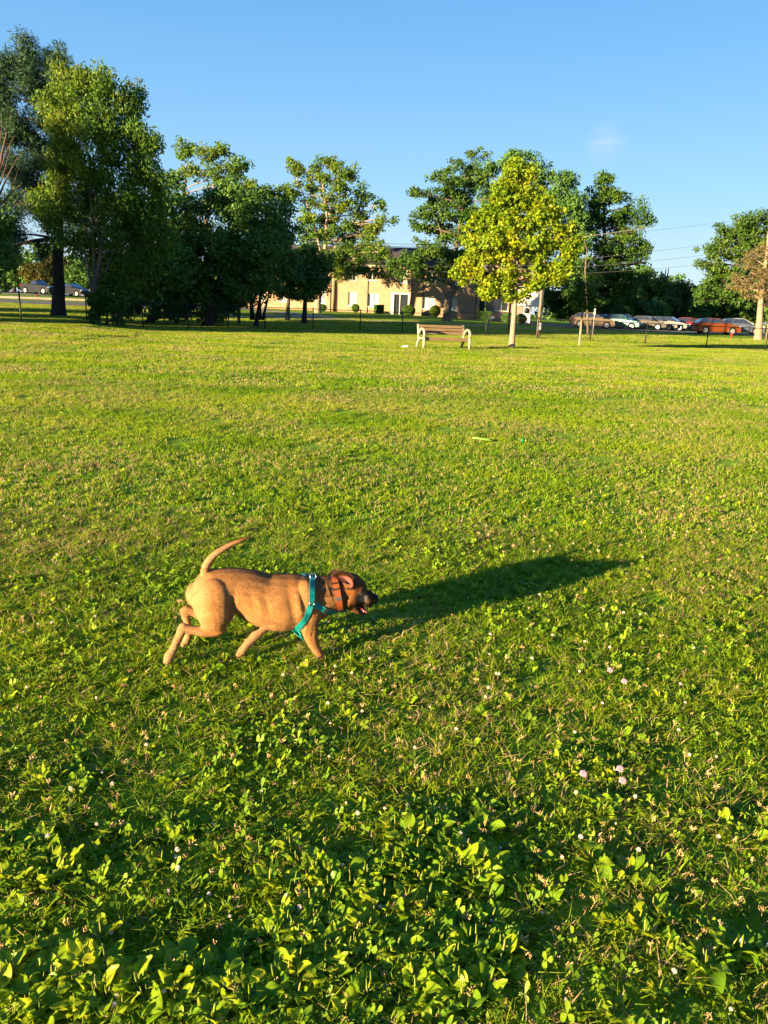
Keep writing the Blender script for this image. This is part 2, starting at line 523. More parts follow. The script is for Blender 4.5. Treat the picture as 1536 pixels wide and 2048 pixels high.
# broad-leaved weeds: rosettes of ribbed leaves with flower spikes
def weed_mesh(seed, spikes=3, leaves=8, L0=.085):
    r = random.Random(seed)
    V = []; Fq = []; rn = []; mi = []
    for k in range(leaves):
        az = 2 * math.pi * (k + r.uniform(-.35, .35)) / leaves
        el = R(r.uniform(12, 68)); Ln = L0 * r.uniform(.5, 1.15); W = Ln * r.uniform(.24, .34)
        pet = Ln * r.uniform(.25, .5)
        curl = r.uniform(.5, 1.3); fold = r.uniform(.1, .5); wav = r.uniform(.004, .012); ph = r.uniform(0, 6)
        n0 = len(V); rv = min(1, max(0, r.gauss(.5, .28)))
        ns, nw = 8, 4
        tw = r.uniform(-.5, .5)
        for i in range(ns + 1):
            t = i / ns
            s_ = pet * .0 + (pet + Ln) * t
            tt = max(0, (s_ - pet) / Ln)
            wd = .0025 + W * (math.sin(math.pi * min(1, tt ** .75)) ** .8 if tt > 0 else 0)
            if i == ns: wd = .0015
            e2 = el - curl * t * t
            rad = s_ * math.cos(el - curl * t * .45); zz = s_ * math.sin(el - curl * t * .45)
            for j in range(nw + 1):
                q = (j / nw - .5) * 2
                off = q * wd
                zz2 = zz + abs(q) * wd * fold + wav * math.sin(9 * t + 3 * q + ph) * abs(q) + off * tw
                V.append((rad * math.cos(az) - off * math.sin(az), rad * math.sin(az) + off * math.cos(az), zz2))
                rn.append(min(1, max(0, rv + r.uniform(-.05, .05))))
        for i in range(ns):
            for j in range(nw):
                a = n0 + i * (nw + 1) + j
                Fq.append((a, a + 1, a + nw + 2, a + nw + 1)); mi.append(0)
    for k in range(spikes):
        az = r.uniform(0, 6.3); h = r.uniform(.05, .12); ln = r.uniform(.0, .35) * h
        n0 = len(V); rv = r.random()
        pr = [(0, .0009), (.4, .001), (.45, .0028), (.7, .0033), (.95, .002), (1, .0006)]
        for t, rr in pr:
            for q in range(5):
                a = q * 2 * math.pi / 5
                V.append((ln * t * math.cos(az) + rr * math.cos(a), ln * t * math.sin(az) + rr * math.sin(a), h * t)); rn.append(rv)
        for i in range(len(pr) - 1):
            for q in range(5):
                a = n0 + i * 5 + q; b = n0 + i * 5 + (q + 1) % 5
                Fq.append((a, b, b + 5, a + 5)); mi.append(1)
    me = npmesh('weed', np.array(V), np.array(Fq), {'rnd': rn})
    me.materials.append(M['plantain']); me.materials.append(M['spike'])
    me.polygons.foreach_set('material_index', mi)
    me.polygons.foreach_set('use_smooth', [True] * len(mi))
    return me
wm = [weed_mesh(100 + i, [2, 0, 3, 0, 1, 2, 0, 1][i], [10, 11, 9, 12, 8, 10, 7, 9][i]) for i in range(8)]
pts = []; rots = []; scl = []; idx = []
def addw(x, y, s):
    pts.append((x, y, G(x, y) + .004)); rots.append((random.uniform(-.15, .15), random.uniform(-.15, .15), random.uniform(0, 6.28)))
    scl.append(s); idx.append(random.randrange(8))
# patches read off the photograph: (px, py, half-width, half-height, count, size)
patches = [(760, 1900, 620, 150, 130, .9), (250, 1960, 260, 90, 42, 1.0), (800, 1740, 320, 80, 52, 1.0), (330, 1700, 280, 60, 20, .8), (1150, 1960, 330, 90, 45, 1.0),
           (620, 1480, 160, 50, 22, .85), (120, 1560, 120, 60, 14, .85), (1180, 1520, 110, 55, 16, .9), (1270, 1500, 80, 50, 8, .9), (1400, 1720, 130, 90, 16, 1.0),
           (60, 1720, 80, 120, 18, .9), (1050, 1200, 300, 60, 26, .8), (680, 1260, 90, 40, 14, .8), (420, 1360, 160, 50, 9, .7), (1400, 1220, 150, 80, 14, .8),
           (150, 1150, 150, 60, 14, .8), (620, 1000, 600, 90, 60, .9), (1300, 1600, 250, 90, 12, .8), (800, 1620, 350, 80, 16, .8), (700, 1380, 700, 100, 40, .7)]
for (px, py, hw, hh, n, s) in patches:
    for k in range(int(n * 2.7)):
        a_, b_ = random.gauss(0, .5), random.gauss(0, .5)
        q = groundhit(px + hw * a_, min(2130, py + hh * b_))
        if math.sin(q.x * 6.1 + 1.7 * math.sin(q.y * 3.1)) * math.sin(q.y * 7.3 + 1.3 * q.x) + .35 * math.sin(q.x * 15 + 3) * math.sin(q.y * 13) < -.3 + .3 * min(1, abs(q.x - .1) / 1.0) + random.uniform(-.3, .3): continue
        addw(q.x, q.y, s * random.uniform(.34, .7) * (1.08 if q.y < 2.1 else .85))
for k in range(2100):
    y = random.uniform(.8, 6.5) if k > 800 else random.uniform(.8, 18); x = random.uniform(-1, 1) * (.56 * y + .8)
    addw(x, y, random.uniform(.2, .5))
scatter('broadleaf_weeds', pts, rots, scl, idx, wm, [M['plantain'], M['spike']], 'broad ribbed weed leaves with upright seed spikes among the grass')

# clover: patches of three-part leaves
def clover_tile(seed, size=.35, n=110):
    r = np.random.default_rng(seed)
    V = []; Fq = []; rn = []
    for k in range(n):
        x, y = r.normal(0, size / 2.6, 2); z = r.uniform(.012, .036); rv = r.random(); a0 = r.uniform(0, 6.28)
        tx, ty = r.normal(0, .65, 2); s = r.uniform(.0045, .008)
        for j in range(3):
            a = a0 + j * 2.094; n0 = len(V)
            for (u, v) in [(0, 0), (.9, -.62), (1.6, -.75), (2.1, 0), (1.6, .75), (.9, .62)]:
                lx = s * (u * math.cos(a) - v * math.sin(a)); ly = s * (u * math.sin(a) + v * math.cos(a))
                V.append((x + lx, y + ly, z + lx * tx + ly * ty + s * .25 * abs(v))); rn.append(rv)
            Fq.append((n0, n0 + 1, n0 + 2, n0 + 3)); Fq.append((n0, n0 + 3, n0 + 4, n0 + 5))
    return npmesh('clover', np.array(V), np.array(Fq), {'rnd': rn})
ct = [clover_tile(200 + i) for i in range(4)]
pts = []; rots = []; scl = []; idx = []
for k in range(170):
    y = random.uniform(1.1, 10) if k > 80 else random.uniform(1.1, 5); x = random.uniform(-1, 1) * (.56 * y + .8)
    if math.sin(x * 1.9 + 1) * math.sin(y * 1.7) < -.25: continue
    pts.append((x, y, G(x, y))); rots.append((0, 0, random.uniform(0, 6.28))); scl.append(random.uniform(.7, 1.2)); idx.append(random.randrange(4))
scatter('clover_leaves', pts, rots, scl, idx, ct, M['clover'], 'low three part clover leaves spread through the grass')

# white blossoms and dead brown heads
def blossom(seed, big=True):
    r = random.Random(seed); mb = MB()
    n = 34 if big else 8
    for k in range(n):
        ph = math.acos(1 - 1.6 * (k + .5) / n); a = k * 2.4
        d = Vector((math.sin(ph) * math.cos(a), math.sin(ph) * math.sin(a), math.cos(ph)))
        c = Vector((0, 0, .055)) + d * .0045
        t = d.orthogonal().normalized(); b_ = d.cross(t)
        e = d * .0045
        wv = .0017 if big else .003
        mb.add([c - t * wv, c - b_ * wv, c + t * wv, c + b_ * wv, c + e + t * .0004, c + e - t * .0004], [(0, 1, 4, 5), (1, 2, 4), (2, 3, 4), (3, 0, 5, 4)])
    mb.tube([(0, 0, 0), (.002, .003, .03), (0, 0, .055)], .0008, 4, 1)
    me = bpy.data.meshes.new('blossom'); me.from_pydata(mb.v, [], mb.f)
    me.polygons.foreach_set('material_index', mb.mi)
    a = me.attributes.new('rnd', 'FLOAT', 'POINT'); rv = [r.random()] * len(mb.v); a.data.foreach_set('value', rv)
    return me
def dead(seed):
    r = random.Random(seed); mb = MB()
    for k in range(9):
        a = r.uniform(0, 6.3); e = r.uniform(.1, 1.3); Ln = r.uniform(.006, .016)
        d = Vector((math.cos(a) * math.cos(e), math.sin(a) * math.cos(e), math.sin(e)))
        p = Vector((r.gauss(0, .004), r.gauss(0, .004), .035)); s = d.orthogonal().normalized() * .0016
        mb.add([p - s, p + s, p + d * Ln + s * .7, p + d * Ln - s * .7], [(0, 1, 2, 3)])
    mb.tube([(0, 0, 0), (0, .004, .035)], .0008, 4)
    me = bpy.data.meshes.new('dead'); me.from_pydata(mb.v, [], mb.f)
    a = me.attributes.new('rnd', 'FLOAT', 'POINT'); a.data.foreach_set('value', [r.random()] * len(mb.v))
    return me
bl = [blossom(i) for i in range(3)]
for b_ in bl: b_.materials.append(M['blossom']); b_.materials.append(M['grass'])
dd = [dead(i) for i in range(4)]
for b_ in dd: b_.materials.append(M['dry'])
def spread(n, ymax, s0, s1, power=1.0):
    P = []; Rr = []; Ss = []; Ii = []
    for k in range(n):
        y = 1.15 + (ymax - 1.15) * random.random() ** power; x = random.uniform(-1, 1) * (.56 * y + .8)
        if random.random() > .4 + .6 * math.sin(x * 1.1 + .7 + y * .3) * math.sin(y * .8 + .4 - x * .5): continue
        P.append((x, y, G(x, y))); Rr.append((random.uniform(-.3, .3), random.uniform(-.3, .3), random.uniform(0, 6.28)))
        Ss.append(random.uniform(s0, s1)); Ii.append(random.randrange(3))
    return P, Rr, Ss, Ii
a1 = spread(220, 7, .45, .85, 1.2); a2 = spread(1700, 30, .4, .85)
scatter('clover_blossoms', *[p + q for p, q in zip(a1, a2)], bl, [M['blossom'], M['grass']], 'small round white clover blossoms dotted over the lawn')
a1 = spread(1700, 5, .5, 1.1); a2 = spread(1900, 22, .6, 1.1)
scatter('dry_stalks', *[p + q for p, q in zip(a1, a2)], dd, M['dry'], 'dead brown flower heads and stalks between the grass blades')
for k, (px, py, lb) in enumerate([(1217, 1343, 'pink clover blossom highest up the lawn of the five pink ones'), (1245, 1366, 'pink clover blossom just below and right of the highest pink one'),
                                  (1163, 1556, 'largest pale pink clover blossom, leftmost of the pink ones'), (1236, 1546, 'small pink clover blossom right of the largest pale one'), (1241, 1570, 'pink clover blossom lowest of the three beside the broad leaves')]):
    q = groundhit(px, py + 22)
    t = empty('clover_flower', q, label=lb, cat='flower', group='pink clover blossoms in the grass')
    mb = MB()
    for j in range(46):
        ph = math.acos(1 - 1.7 * (j + .5) / 46); a = j * 2.4
        d = Vector((math.sin(ph) * math.cos(a), math.sin(ph) * math.sin(a), math.cos(ph)))
        c = Vector((0, 0, .058)) + d * .007; tt = d.orthogonal().normalized(); b_ = d.cross(tt)
        mb.add([c - tt * .0022, c - b_ * .0022, c + tt * .0022, c + b_ * .0022, c + d * .006 + tt * .0006, c + d * .006 - tt * .0006], [(0, 1, 4, 5), (1, 2, 4), (2, 3, 4), (3, 0, 5, 4)])
    mb.ellipsoid((0, 0, .058), (.006, .006, .006), 8, 5)
    mb.build('petals', M['pink'], t)
    MB().tube([(0, 0, 0), (.002, .002, .03), (0, 0, .056)], .001, 5).build('stem', M['clover'], t)

# ------------------------------------------------------------------ the dog
YAW = R(12)
dog_n = Vector((-math.sin(YAW), math.cos(YAW), 0))       # away from the camera, across the dog
dog_f = Vector((math.cos(YAW), math.sin(YAW), 0))        # the way it runs
_pw = groundhit(647, 1318)
DOG0 = _pw + dog_n * .05
def dp(px, py, off=0.0):
    d = ray(px, py)
    t = (off - (EYE - DOG0).dot(dog_n)) / d.dot(dog_n)
    return EYE + d * t
PXW = (dp(500, 1200) - dp(501, 1200)).length             # metres per pixel on the dog's mid plane
def loft(mb, st, lat=1.0, n=18, power=2.0):
    """st: (px, py, off, r_px, lateral radius in m or None); closed tube with round ends"""
    C = [dp(s[0], s[1], s[2]) for s in st]
    ra = [s[3] * PXW for s in st]; rb = [(s[4] if len(s) > 4 and s[4] else s[3] * PXW * lat) for s in st]
    rings = []
    N = len(C)
    # smooth resample
    C2, A2, B2 = [], [], []
    for i in range(N - 1):
        p0, p1, p2, p3 = C[max(i - 1, 0)], C[i], C[i + 1], C[min(i + 2, N - 1)]
        q0, q1, q2, q3 = ra[max(i - 1, 0)], ra[i], ra[i + 1], ra[min(i + 2, N - 1)]
        s0, s1, s2, s3 = rb[max(i - 1, 0)], rb[i], rb[i + 1], rb[min(i + 2, N - 1)]
        K = 4
        for k in range(K):
            t = k / K
            f = lambda a, b, c, d: .5 * ((2 * b) + (c - a) * t + (2 * a - 5 * b + 4 * c - d) * t * t + (3 * b - a - 3 * c + d) * t ** 3)
            C2.append(Vector([f(p0[j], p1[j], p2[j], p3[j]) for j in range(3)])); A2.append(f(q0, q1, q2, q3)); B2.append(f(s0, s1, s2, s3))
    C2.append(C[-1]); A2.append(ra[-1]); B2.append(rb[-1])
    # round ends
    t0 = (C2[0] - C2[1]).normalized(); t1 = (C2[-1] - C2[-2]).normalized()
    def cap(c, t, a, b): return [(c + t * min(a, b) * math.sin(x) * .8, a * math.cos(x), b * math.cos(x)) for x in (.5, .9, 1.25, 1.5)]
    seq = [*reversed(cap(C2[0], t0, A2[0], B2[0])), *zip(C2, A2, B2), *cap(C2[-1], t1, A2[-1], B2[-1])]
    vs = []
    for i, (c, a, b) in enumerate(seq):
        t = (seq[min(i + 1, len(seq) - 1)][0] - seq[max(i - 1, 0)][0]).normalized()
        lt = (dog_n - t * dog_n.dot(t)).normalized(); up = t.cross(lt)
        for k in range(n):
            an = 2 * math.pi * k / n
            vs.append(c + up * (math.cos(an) * a) + lt * (math.sin(an) * b))
    fs = []
    for i in range(len(seq) - 1):
        for k in range(n):
            a = i * n + k; b = i * n + (k + 1) % n
            fs.append((a, b, b + n, a + n))
    fs.append(tuple(range(n))[::-1]); fs.append(tuple(range(len(vs) - n, len(vs))))
    mb.add(vs, fs)
DM = Matrix((( *dog_f, ), (*dog_n,), (0, 0, 1))).transposed()   # dog axes -> world
def ell(mb, px, py, off, rx, ry, rl, tilt=0):
    """ellipsoid: pixel radii along / across, lateral metres, tilt degrees nose-down"""
    MM = DM @ Matrix.Rotation(R(tilt), 3, 'Y')
    mb.ellipsoid(dp(px, py, off), (rx * PXW, rl, ry * PXW), 18, 12, M=MM)
def build_dog():
    mb = MB()
    # trunk and neck
    loft(mb, [(394, 1190, 0, 27, .062), (406, 1188, 0, 42, .088), (430, 1186, 0, 49, .1), (462, 1180, 0, 45, .098), (495, 1186, 0, 50, .1), (528, 1199, 0, 56, .108),
              (560, 1203, 0, 58.5, .114), (593, 1202, 0, 57.5, .112), (622, 1197, 0, 51, .1), (645, 1192, 0, 44, .088), (668, 1188, 0, 38.5, .076), (690, 1184, 0, 32, .062)])
    ell(mb, 560, 1222, 0, 70, 40, .1, 4)
    ell(mb, 605, 1222, 0, 40, 38, .1, 20)
    # shoulders and upper arms
    for s in (-1, 1):
        ell(mb, 617, 1200, s * .055, 26, 44, .055, -12)
        ell(mb, 430, 1200, s * .062, 38, 44, .055, 0)
    # head
    ell(mb, 699, 1173, 0, 33, 29, .064, 20)
    ell(mb, 713, 1174, 0, 23, 20.5, .056, 30)
    ell(mb, 700, 1193, -.018, 22, 21, .05, 20); ell(mb, 700, 1193, .018, 22, 21, .05, 20)
    loft(mb, [(712, 1187, 0, 20, .046), (727, 1192.5, 0, 17.5, .04), (740, 1196.5, 0, 14, .034), (748, 1198, 0, 10.5, .027)])
    ell(mb, 733, 1206, -.016, 13, 9, .018, 35); ell(mb, 733, 1206, .016, 13, 9, .018, 35)     # flews
    ell(mb, 724, 1171, -.032, 7, 5, .012, 30); ell(mb, 724, 1171, .032, 7, 5, .012, 30)       # brow
    loft(mb, [(693, 1203, 0, 15, .042), (708, 1214, 0, 10, .034), (719, 1222.5, 0, 6, .025), (726.5, 1226, 0, 4.2, .018)])  # jaw
    # tail
    loft(mb, [(412, 1168, 0, 12), (411, 1154, 0, 10.5), (412.5, 1132, 0, 8.6), (427, 1111.6, 0, 7.4), (453, 1094, 0, 6), (479, 1082, 0, 4.2), (501, 1073, 0, 2.2)], 1.0, 12)
    # near hind leg
    N_ = -.07; A0 = -.052
    loft(mb, [(418, 1188, N_ + .02, 38, .05), (431, 1222, N_, 38.5, .052), (434, 1244, N_, 31, .045), (438, 1257, N_, 17, .032)])
    loft(mb, [(434, 1258, N_, 14.5, .026), (408, 1262.5, N_, 11.5, .02), (385, 1259.5, N_, 8.6, .015), (368, 1256.5, N_, 9.6, .015)])
    loft(mb, [(365, 1254, N_, 8.6, .014), (361, 1267, N_, 8.8, .014), (353, 1283, N_, 7.4, .0125), (345.5, 1300, N_, 8, .014), (338.5, 1313, N_, 10, .02), (335.5, 1321, N_, 8.5, .021)])
    ell(mb, 366, 1252, N_, 8, 7, .013); ell(mb, 630, 1291, A0, 8, 10, .019); ell(mb, 603, 1247, A0, 10, 12, .024)
    # far hind leg
    Fa = .06
    loft(mb, [(415, 1190, Fa, 36, .045), (425, 1218, Fa, 26, .04), (405, 1228, Fa, 14, .024), (386, 1223, Fa, 9.5, .016), (371, 1221, Fa, 10.5, .016)])
    loft(mb, [(369, 1220, Fa, 10, .015), (372, 1234, Fa, 8.4, .013), (376, 1250, Fa, 7.2, .012), (377, 1268, Fa, 7, .012), (373, 1281, Fa, 8.2, .017), (369, 1287, Fa, 6.5, .017)])
    # near front leg
    A_ = -.052
    loft(mb, [(623, 1215, A_, 29, .046), (619, 1240, A_ - .005, 21.5, .038), (619.5, 1257, A_ - .005, 18, .03), (622, 1272, A_ - .004, 14.8, .024), (627, 1287, A_ - .002, 11.8, .019), (633, 1299, A_, 9.6, .017), (638, 1309, A_, 9, .018), (645, 1316, A_, 8.2, .021)])
    # far front leg, swung back
    loft(mb, [(598, 1225, .05, 26, .045), (566, 1240, .04, 19, .035), (541, 1248, .02, 14, .026), (526, 1256.5, .005, 11.4, .021), (512, 1270, -.005, 10.4, .017), (501, 1282, -.012, 8.8, .015), (491, 1293, -.018, 8.2, .016), (484, 1302, -.02, 8.6, .019), (480, 1307, -.02, 6.8, .019)])
    ell(mb, 492, 1279.5, -.01, 3.4, 3, .008)
    # toes
    for (px, py, off, dx, dy) in ((335.5, 1320, N_, -2, 4), (369, 1286, Fa, -3, 3), (479.5, 1306, -.02, -3, 3), (647, 1317, A_, 4, 2)):
        for j in (-1.5, -.5, .5, 1.5):
            ell(mb, px + dx, py + dy, off + j * .0095, 5.8 - abs(j), 5.2, .0066)
    # ears: far ear folded up behind the skull, near ear flipped back, cupped
    def ear(s, poly, offs, th):
        C = [dp(p[0], p[1], o) for p, o in zip(poly, offs)]
        n = len(C); c = sum(C, Vector()) / n
        nn = Vector()
        for i in range(n): nn += (C[i] - c).cross(C[(i + 1) % n] - c)
        nn.normalize()
        if nn.dot(EYE - c) < 0: nn = -nn
        fr = [p + nn * .0015 for p in C]; bk = [p - nn * th for p in C]
        ctr_f = c - nn * .012; ctr_b = c - nn * (.012 + th)
        fs = []
        for i in range(n):
            j = (i + 1) % n
            fs += [(i, j, 2 * n), (n + j, n + i, 2 * n + 1), (i, n + i, n + j, j)]
        mb.add(fr + bk + [ctr_f, ctr_b], fs)
    ear(-1, [(664, 1149), (672, 1143.5), (684, 1142.5), (696, 1147), (704, 1155), (709, 1166), (709, 1176), (703, 1177), (697, 1170), (686, 1166), (676, 1160)],
        [-.082, -.086, -.085, -.082, -.078, -.073, -.068, -.07, -.076, -.084, -.086], .011)
    ear(1, [(655, 1149), (661, 1141), (673, 1138), (686, 1139.5), (694, 1146), (682, 1152), (668, 1153)], [.06, .066, .07, .066, .055, .05, .052], .012)
    raw = mb.build('body', [])
    rm = raw.modifiers.new('r', 'REMESH'); rm.mode = 'VOXEL'; rm.voxel_size = .004
    sm = raw.modifiers.new('s', 'SMOOTH'); sm.factor = .5; sm.iterations = 7
    dg = bpy.context.evaluated_depsgraph_get(); dg.update()
    me = bpy.data.meshes.new_from_object(raw.evaluated_get(dg))
    bpy.data.objects.remove(raw)
    return me
dme = build_dog()
dme.name = 'dog body'
nv = len(dme.vertices)
co = np.zeros(nv * 3); dme.vertices.foreach_get('co', co); co = co.reshape(-1, 3)
no = np.zeros(nv * 3); dme.vertices.foreach_get('normal', no); no = no.reshape(-1, 3)
# dog coordinates of every vertex: where it projects on the mid plane (px, py) and its side offset
off = (co - np.array(DOG0)) @ np.array(dog_n)
rel = co - np.array(EYE)
dep = rel @ np.array(_F)
PX = 768 + F_PX * (rel @ np.array(_R)) / dep
PY = 1024 - F_PX * (rel @ np.array(_U)) / dep
# gentle muscle relief
along = (co - np.array(DOG0)) @ np.array(dog_f)
rel_ = np.zeros(nv)
def bump_at(px, py, rx, ry, h, tilt=0):
    c, s = math.cos(R(tilt)), math.sin(R(tilt))
    u = ((PX - px) * c + (PY - py) * s) / rx; v = (-(PX - px) * s + (PY - py) * c) / ry
    return h * np.exp(-(u * u + v * v))
near = off < .02
for a_ in [(598, 1205, 7, 30, .006, -10), (584, 1215, 8, 34, -.005, -10), (556, 1208, 12, 18, .003, 0), (535, 1212, 5, 22, -.0025, -15), (520, 1210, 5, 20, .0022, -15), (505, 1206, 5, 18, -.002, -15),
           (463, 1216, 8, 34, -.006, 10), (448, 1200, 16, 26, .003, 0), (640, 1205, 10, 20, -.004, -20), (612, 1262, 3, 12, .003, 5), (625, 1268, 3, 14, -.002, 5),
           (690, 1206, 3, 12, -.003, 25), (697, 1212, 3, 10, .003, 25), (703, 1218, 3, 8, -.002, 25), (650, 1175, 3, 14, -.002, -20), (657, 1180, 3, 14, .002, -20), (664, 1185, 3, 14, -.002, -20),
           (420, 1215, 14, 26, .003, 0), (395, 1170, 5, 10, -.003, 20), (571, 1240, 14, 8, .003, 0)]:
    rel_ += bump_at(*a_)
co2 = co + no * (1.5 * rel_ * near)[:, None]
dme.vertices.foreach_set('co', co2.ravel()); dme.update()
# coat colours (the dog's own markings, plus shade painted in at the groin)
hgt = co[:, 2]
def ramp(x, a, b): return S((x - a) / (b - a))
tan = np.array([.25, .118, .042]); brown = np.array([.062, .028, .013]); pale = np.array([.27, .16, .08]); dark = np.array([.035, .022, .016])
white = np.array([.26, .22, .17]); black = np.array([.008, .007, .007]); pinkc = np.array([.26, .085, .07]); rust = np.array([.26, .085, .02])
Cc = np.tile(tan, (nv, 1))
def mixc(c, f):
    global Cc
    Cc = Cc * (1 - f[:, None]) + c * f[:, None]
ridge = np.exp(-(off / .045) ** 2) * ramp(no[:, 2], .25, .9) * ramp(PX, 405, 430) * (PY < 1175) * (PX < 660)
mixc(brown, ridge * .22)
mixc(brown, .2 * ramp(no[:, 2], .05, .95) * ramp(PX, 425, 470) * (PX < 665))
mixc(rust, .3 * np.exp(-((PX - 590) / 14.) ** 2 - ((PY - 1190) / 26.) ** 2))
mixc(brown, .7 * np.exp(-((PX - 482) / 14.) ** 2 - ((PY - 1226) / 10.) ** 2) * (off > -.06))  # dark flank marking, with groin shade painted into the coat colour
mixc(brown, .6 * ramp(PX, 610, 660) * (PY < 1240) * (hgt > .3))                       # greyer brown neck
mixc(pale, .6 * ramp(-no[:, 2], .1, .8) * (PX < 640))
mixc(pale, .6 * ramp(-(PX - 0), -432, -388))
mixc(pale, .8 * (PY < 1134) * ramp(-PX, -480, -455))
mixc(rust, .45 * np.exp(-((PX - 430) / 30.) ** 2 - ((PY - 1266) / 9.) ** 2))
mixc(rust, .35 * np.exp(-((PX - 370) / 14.) ** 2 - ((PY - 1222) / 12.) ** 2))
leg = (PY > 1280)
mixc(pale, .6 * ramp(PY, 1278, 1305) * ((PX < 400) | ((PX > 470) & (PX < 530))))
mixc(pale, .6 * ramp(PY, 1240, 1270) * (PX < 400) * (off > .02))
mixc(pale, .6 * ((PX > 478) & (PX < 532) & (PY > 1255)).astype(float))
# tail
tl = (PY < 1133) & (PX < 520)
mixc(brown * .8, .85 * tl * ramp(PX, 470, 496)); mixc(brown, .35 * tl * ramp(-PY, -1120, -1090))
# head
hd = PX > 662
skull = hd * ramp(-(PY - (1178 + .25 * (PX - 700))), -6, 6) * ramp(PX, 690, 704)
mixc(np.array([.045, .02, .011]), .85 * skull)
mixc(np.array([.1, .036, .012]), .75 * ramp(PX, 668, 684))
mixc(rust, .7 * np.exp(-((PX - 706) / 10.) ** 2 - ((PY - 1186) / 9.) ** 2) * hd)
mixc(brown, .5 * hd * np.exp(-((PX - 700) / 16.) ** 2 - ((PY - 1208) / 12.) ** 2))
mixc(white, .75 * np.exp(-((PX - 727) / 9.5) ** 2 - ((PY - 1196) / 9.) ** 2) * hd)
muz = ramp((PX - 733) + .75 * (1200 - PY) * .6, 0, 7) * ramp(PX, 730, 739) * (PY < 1222)
mixc(black, .97 * muz)
mixc(black, .95 * ramp(PX, 712, 720) * ramp(PY, 1203, 1208) * (PX < 745))              # lips
mixc(black, .85 * np.exp(-((PX - 731) / 5.) ** 2 - ((PY - 1180) / 4.) ** 2) * hd)
mixc(dark, .6 * np.exp(-((PX - 713) / 5.) ** 2 - ((PY - 1218) / 8.) ** 2))
# ears
ef = ((PX > 660) & (PX < 712) & (PY < 1180) & (off < -.058))
mixc(brown * .5, .95 * ef.astype(float))
u = (PX - 691) / 14.; v = (PY - 1158.5 - (PX - 691) * .3) / 6.5
mixc(pinkc, (ef * ramp(-(u * u + v * v), -1.25, -.55)))
mixc(pinkc, ef * .8 * ramp(-(((PX - 702) / 4.) ** 2 + ((PY - 1169) / 7.) ** 2), -1.2, -.5))
mixc(dark, .6 * ef * ramp(-PX, -675, -666))
fe = ((PX > 650) & (PX < 700) & (PY < 1155) & (off > .03))
mixc(dark * 2, .9 * fe.astype(float))
ca = dme.color_attributes.new('coat', 'FLOAT_COLOR', 'POINT')
ca.data.foreach_set('color', np.concatenate([Cc, np.ones((nv, 1))], 1).astype(np.float32).ravel())
def fur_material():
    mt, t, b = nodes_of('short_coat'); n = t.nodes; l = t.links.new
    a = n.new('ShaderNodeVertexColor'); a.layer_name = 'coat'
    tc = n.new('ShaderNodeTexCoord')
    mp = n.new('ShaderNodeMapping'); mp.inputs['Scale'].default_value = (160, 260, 260)
    mp.inputs['Rotation'].default_value = (0, R(-18), 0)
    nz = n.new('ShaderNodeTexNoise'); nz.inputs['Scale'].default_value = 1; nz.inputs['Detail'].default_value = 4
    n2 = n.new('ShaderNodeTexNoise'); n2.inputs['Scale'].default_value = 28; n2.inputs['Detail'].default_value = 4
    l(tc.outputs['Object'], mp.inputs['Vector']); l(mp.outputs[0], nz.inputs['Vector']); l(tc.outputs['Object'], n2.inputs['Vector'])
    m1 = n.new('ShaderNodeMapRange'); m1.inputs['To Min'].default_value = .78; m1.inputs['To Max'].default_value = 1.22
    l(nz.outputs['Fac'], m1.inputs['Value'])
    m2 = n.new('ShaderNodeMapRange'); m2.inputs['To Min'].default_value = .75; m2.inputs['To Max'].default_value = 1.22
    l(n2.outputs['Fac'], m2.inputs['Value'])
    mm = n.new('ShaderNodeMath'); mm.operation = 'MULTIPLY'; l(m1.outputs[0], mm.inputs[0]); l(m2.outputs[0], mm.inputs[1])
    vm = n.new('ShaderNodeVectorMath'); vm.operation = 'SCALE'; l(a.outputs[0], vm.inputs[0]); l(mm.outputs[0], vm.inputs['Scale'])
    l(vm.outputs[0], b.inputs['Base Color'])
    b.inputs['Roughness'].default_value = .6; b.inputs['Specular IOR Level'].default_value = .06
    bn = n.new('ShaderNodeBump'); bn.inputs['Strength'].default_value = .35; bn.inputs['Distance'].default_value = .002
    l(nz.outputs['Fac'], bn.inputs['Height']); l(bn.outputs[0], b.inputs['Normal'])
    return mt
dog = empty('dog', (DOG0.x, DOG0.y, 0), label='short haired tan dog in teal harness and orange collar running over the lawn', cat='dog')
DI = Matrix.Translation(-Vector((DOG0.x, DOG0.y, 0)))
dme.transform(DI)
body = link('body', dme, fur_material(), dog, smooth=True)
_fur = body.data.materials[0]
_rg = np.random.default_rng(77); _nh = 70000
_vi = _rg.integers(0, nv, _nh)
_vi = _vi[~((off[_vi] < -.05) & (PX[_vi] > 676) & (PX[_vi] < 708) & (PY[_vi] < 1176))]; _nh = len(_vi)
_p = co2[_vi] - np.array([DOG0.x, DOG0.y, 0]); _n = no[_vi]
_flow = -np.array(dog_f)[None, :] * np.where(PY[_vi] > 1255, .15, 1.0)[:, None] + np.array([0, 0, -.45]) + _rg.normal(0, .22, (_nh, 3))
_flow = _flow - _n * np.sum(_flow * _n, 1)[:, None]; _flow /= np.linalg.norm(_flow, axis=1)[:, None] + 1e-6
_d = _flow + _n * .22; _sd = np.cross(_d, _n); _sd /= np.linalg.norm(_sd, axis=1)[:, None] + 1e-6
_ln = _rg.uniform(.005, .011, _nh) * np.where(PX[_vi] > 690, .55, 1); _wd = .0007
_V = np.stack([_p - _sd * _wd, _p + _sd * _wd, _p + _d * _ln[:, None] + _sd * _wd * .2], 1).reshape(-1, 3)
_hm = npmesh('hair', _V, np.arange(_nh * 3).reshape(-1, 3), k=3)
_hc = _hm.color_attributes.new('coat', 'FLOAT_COLOR', 'POINT')
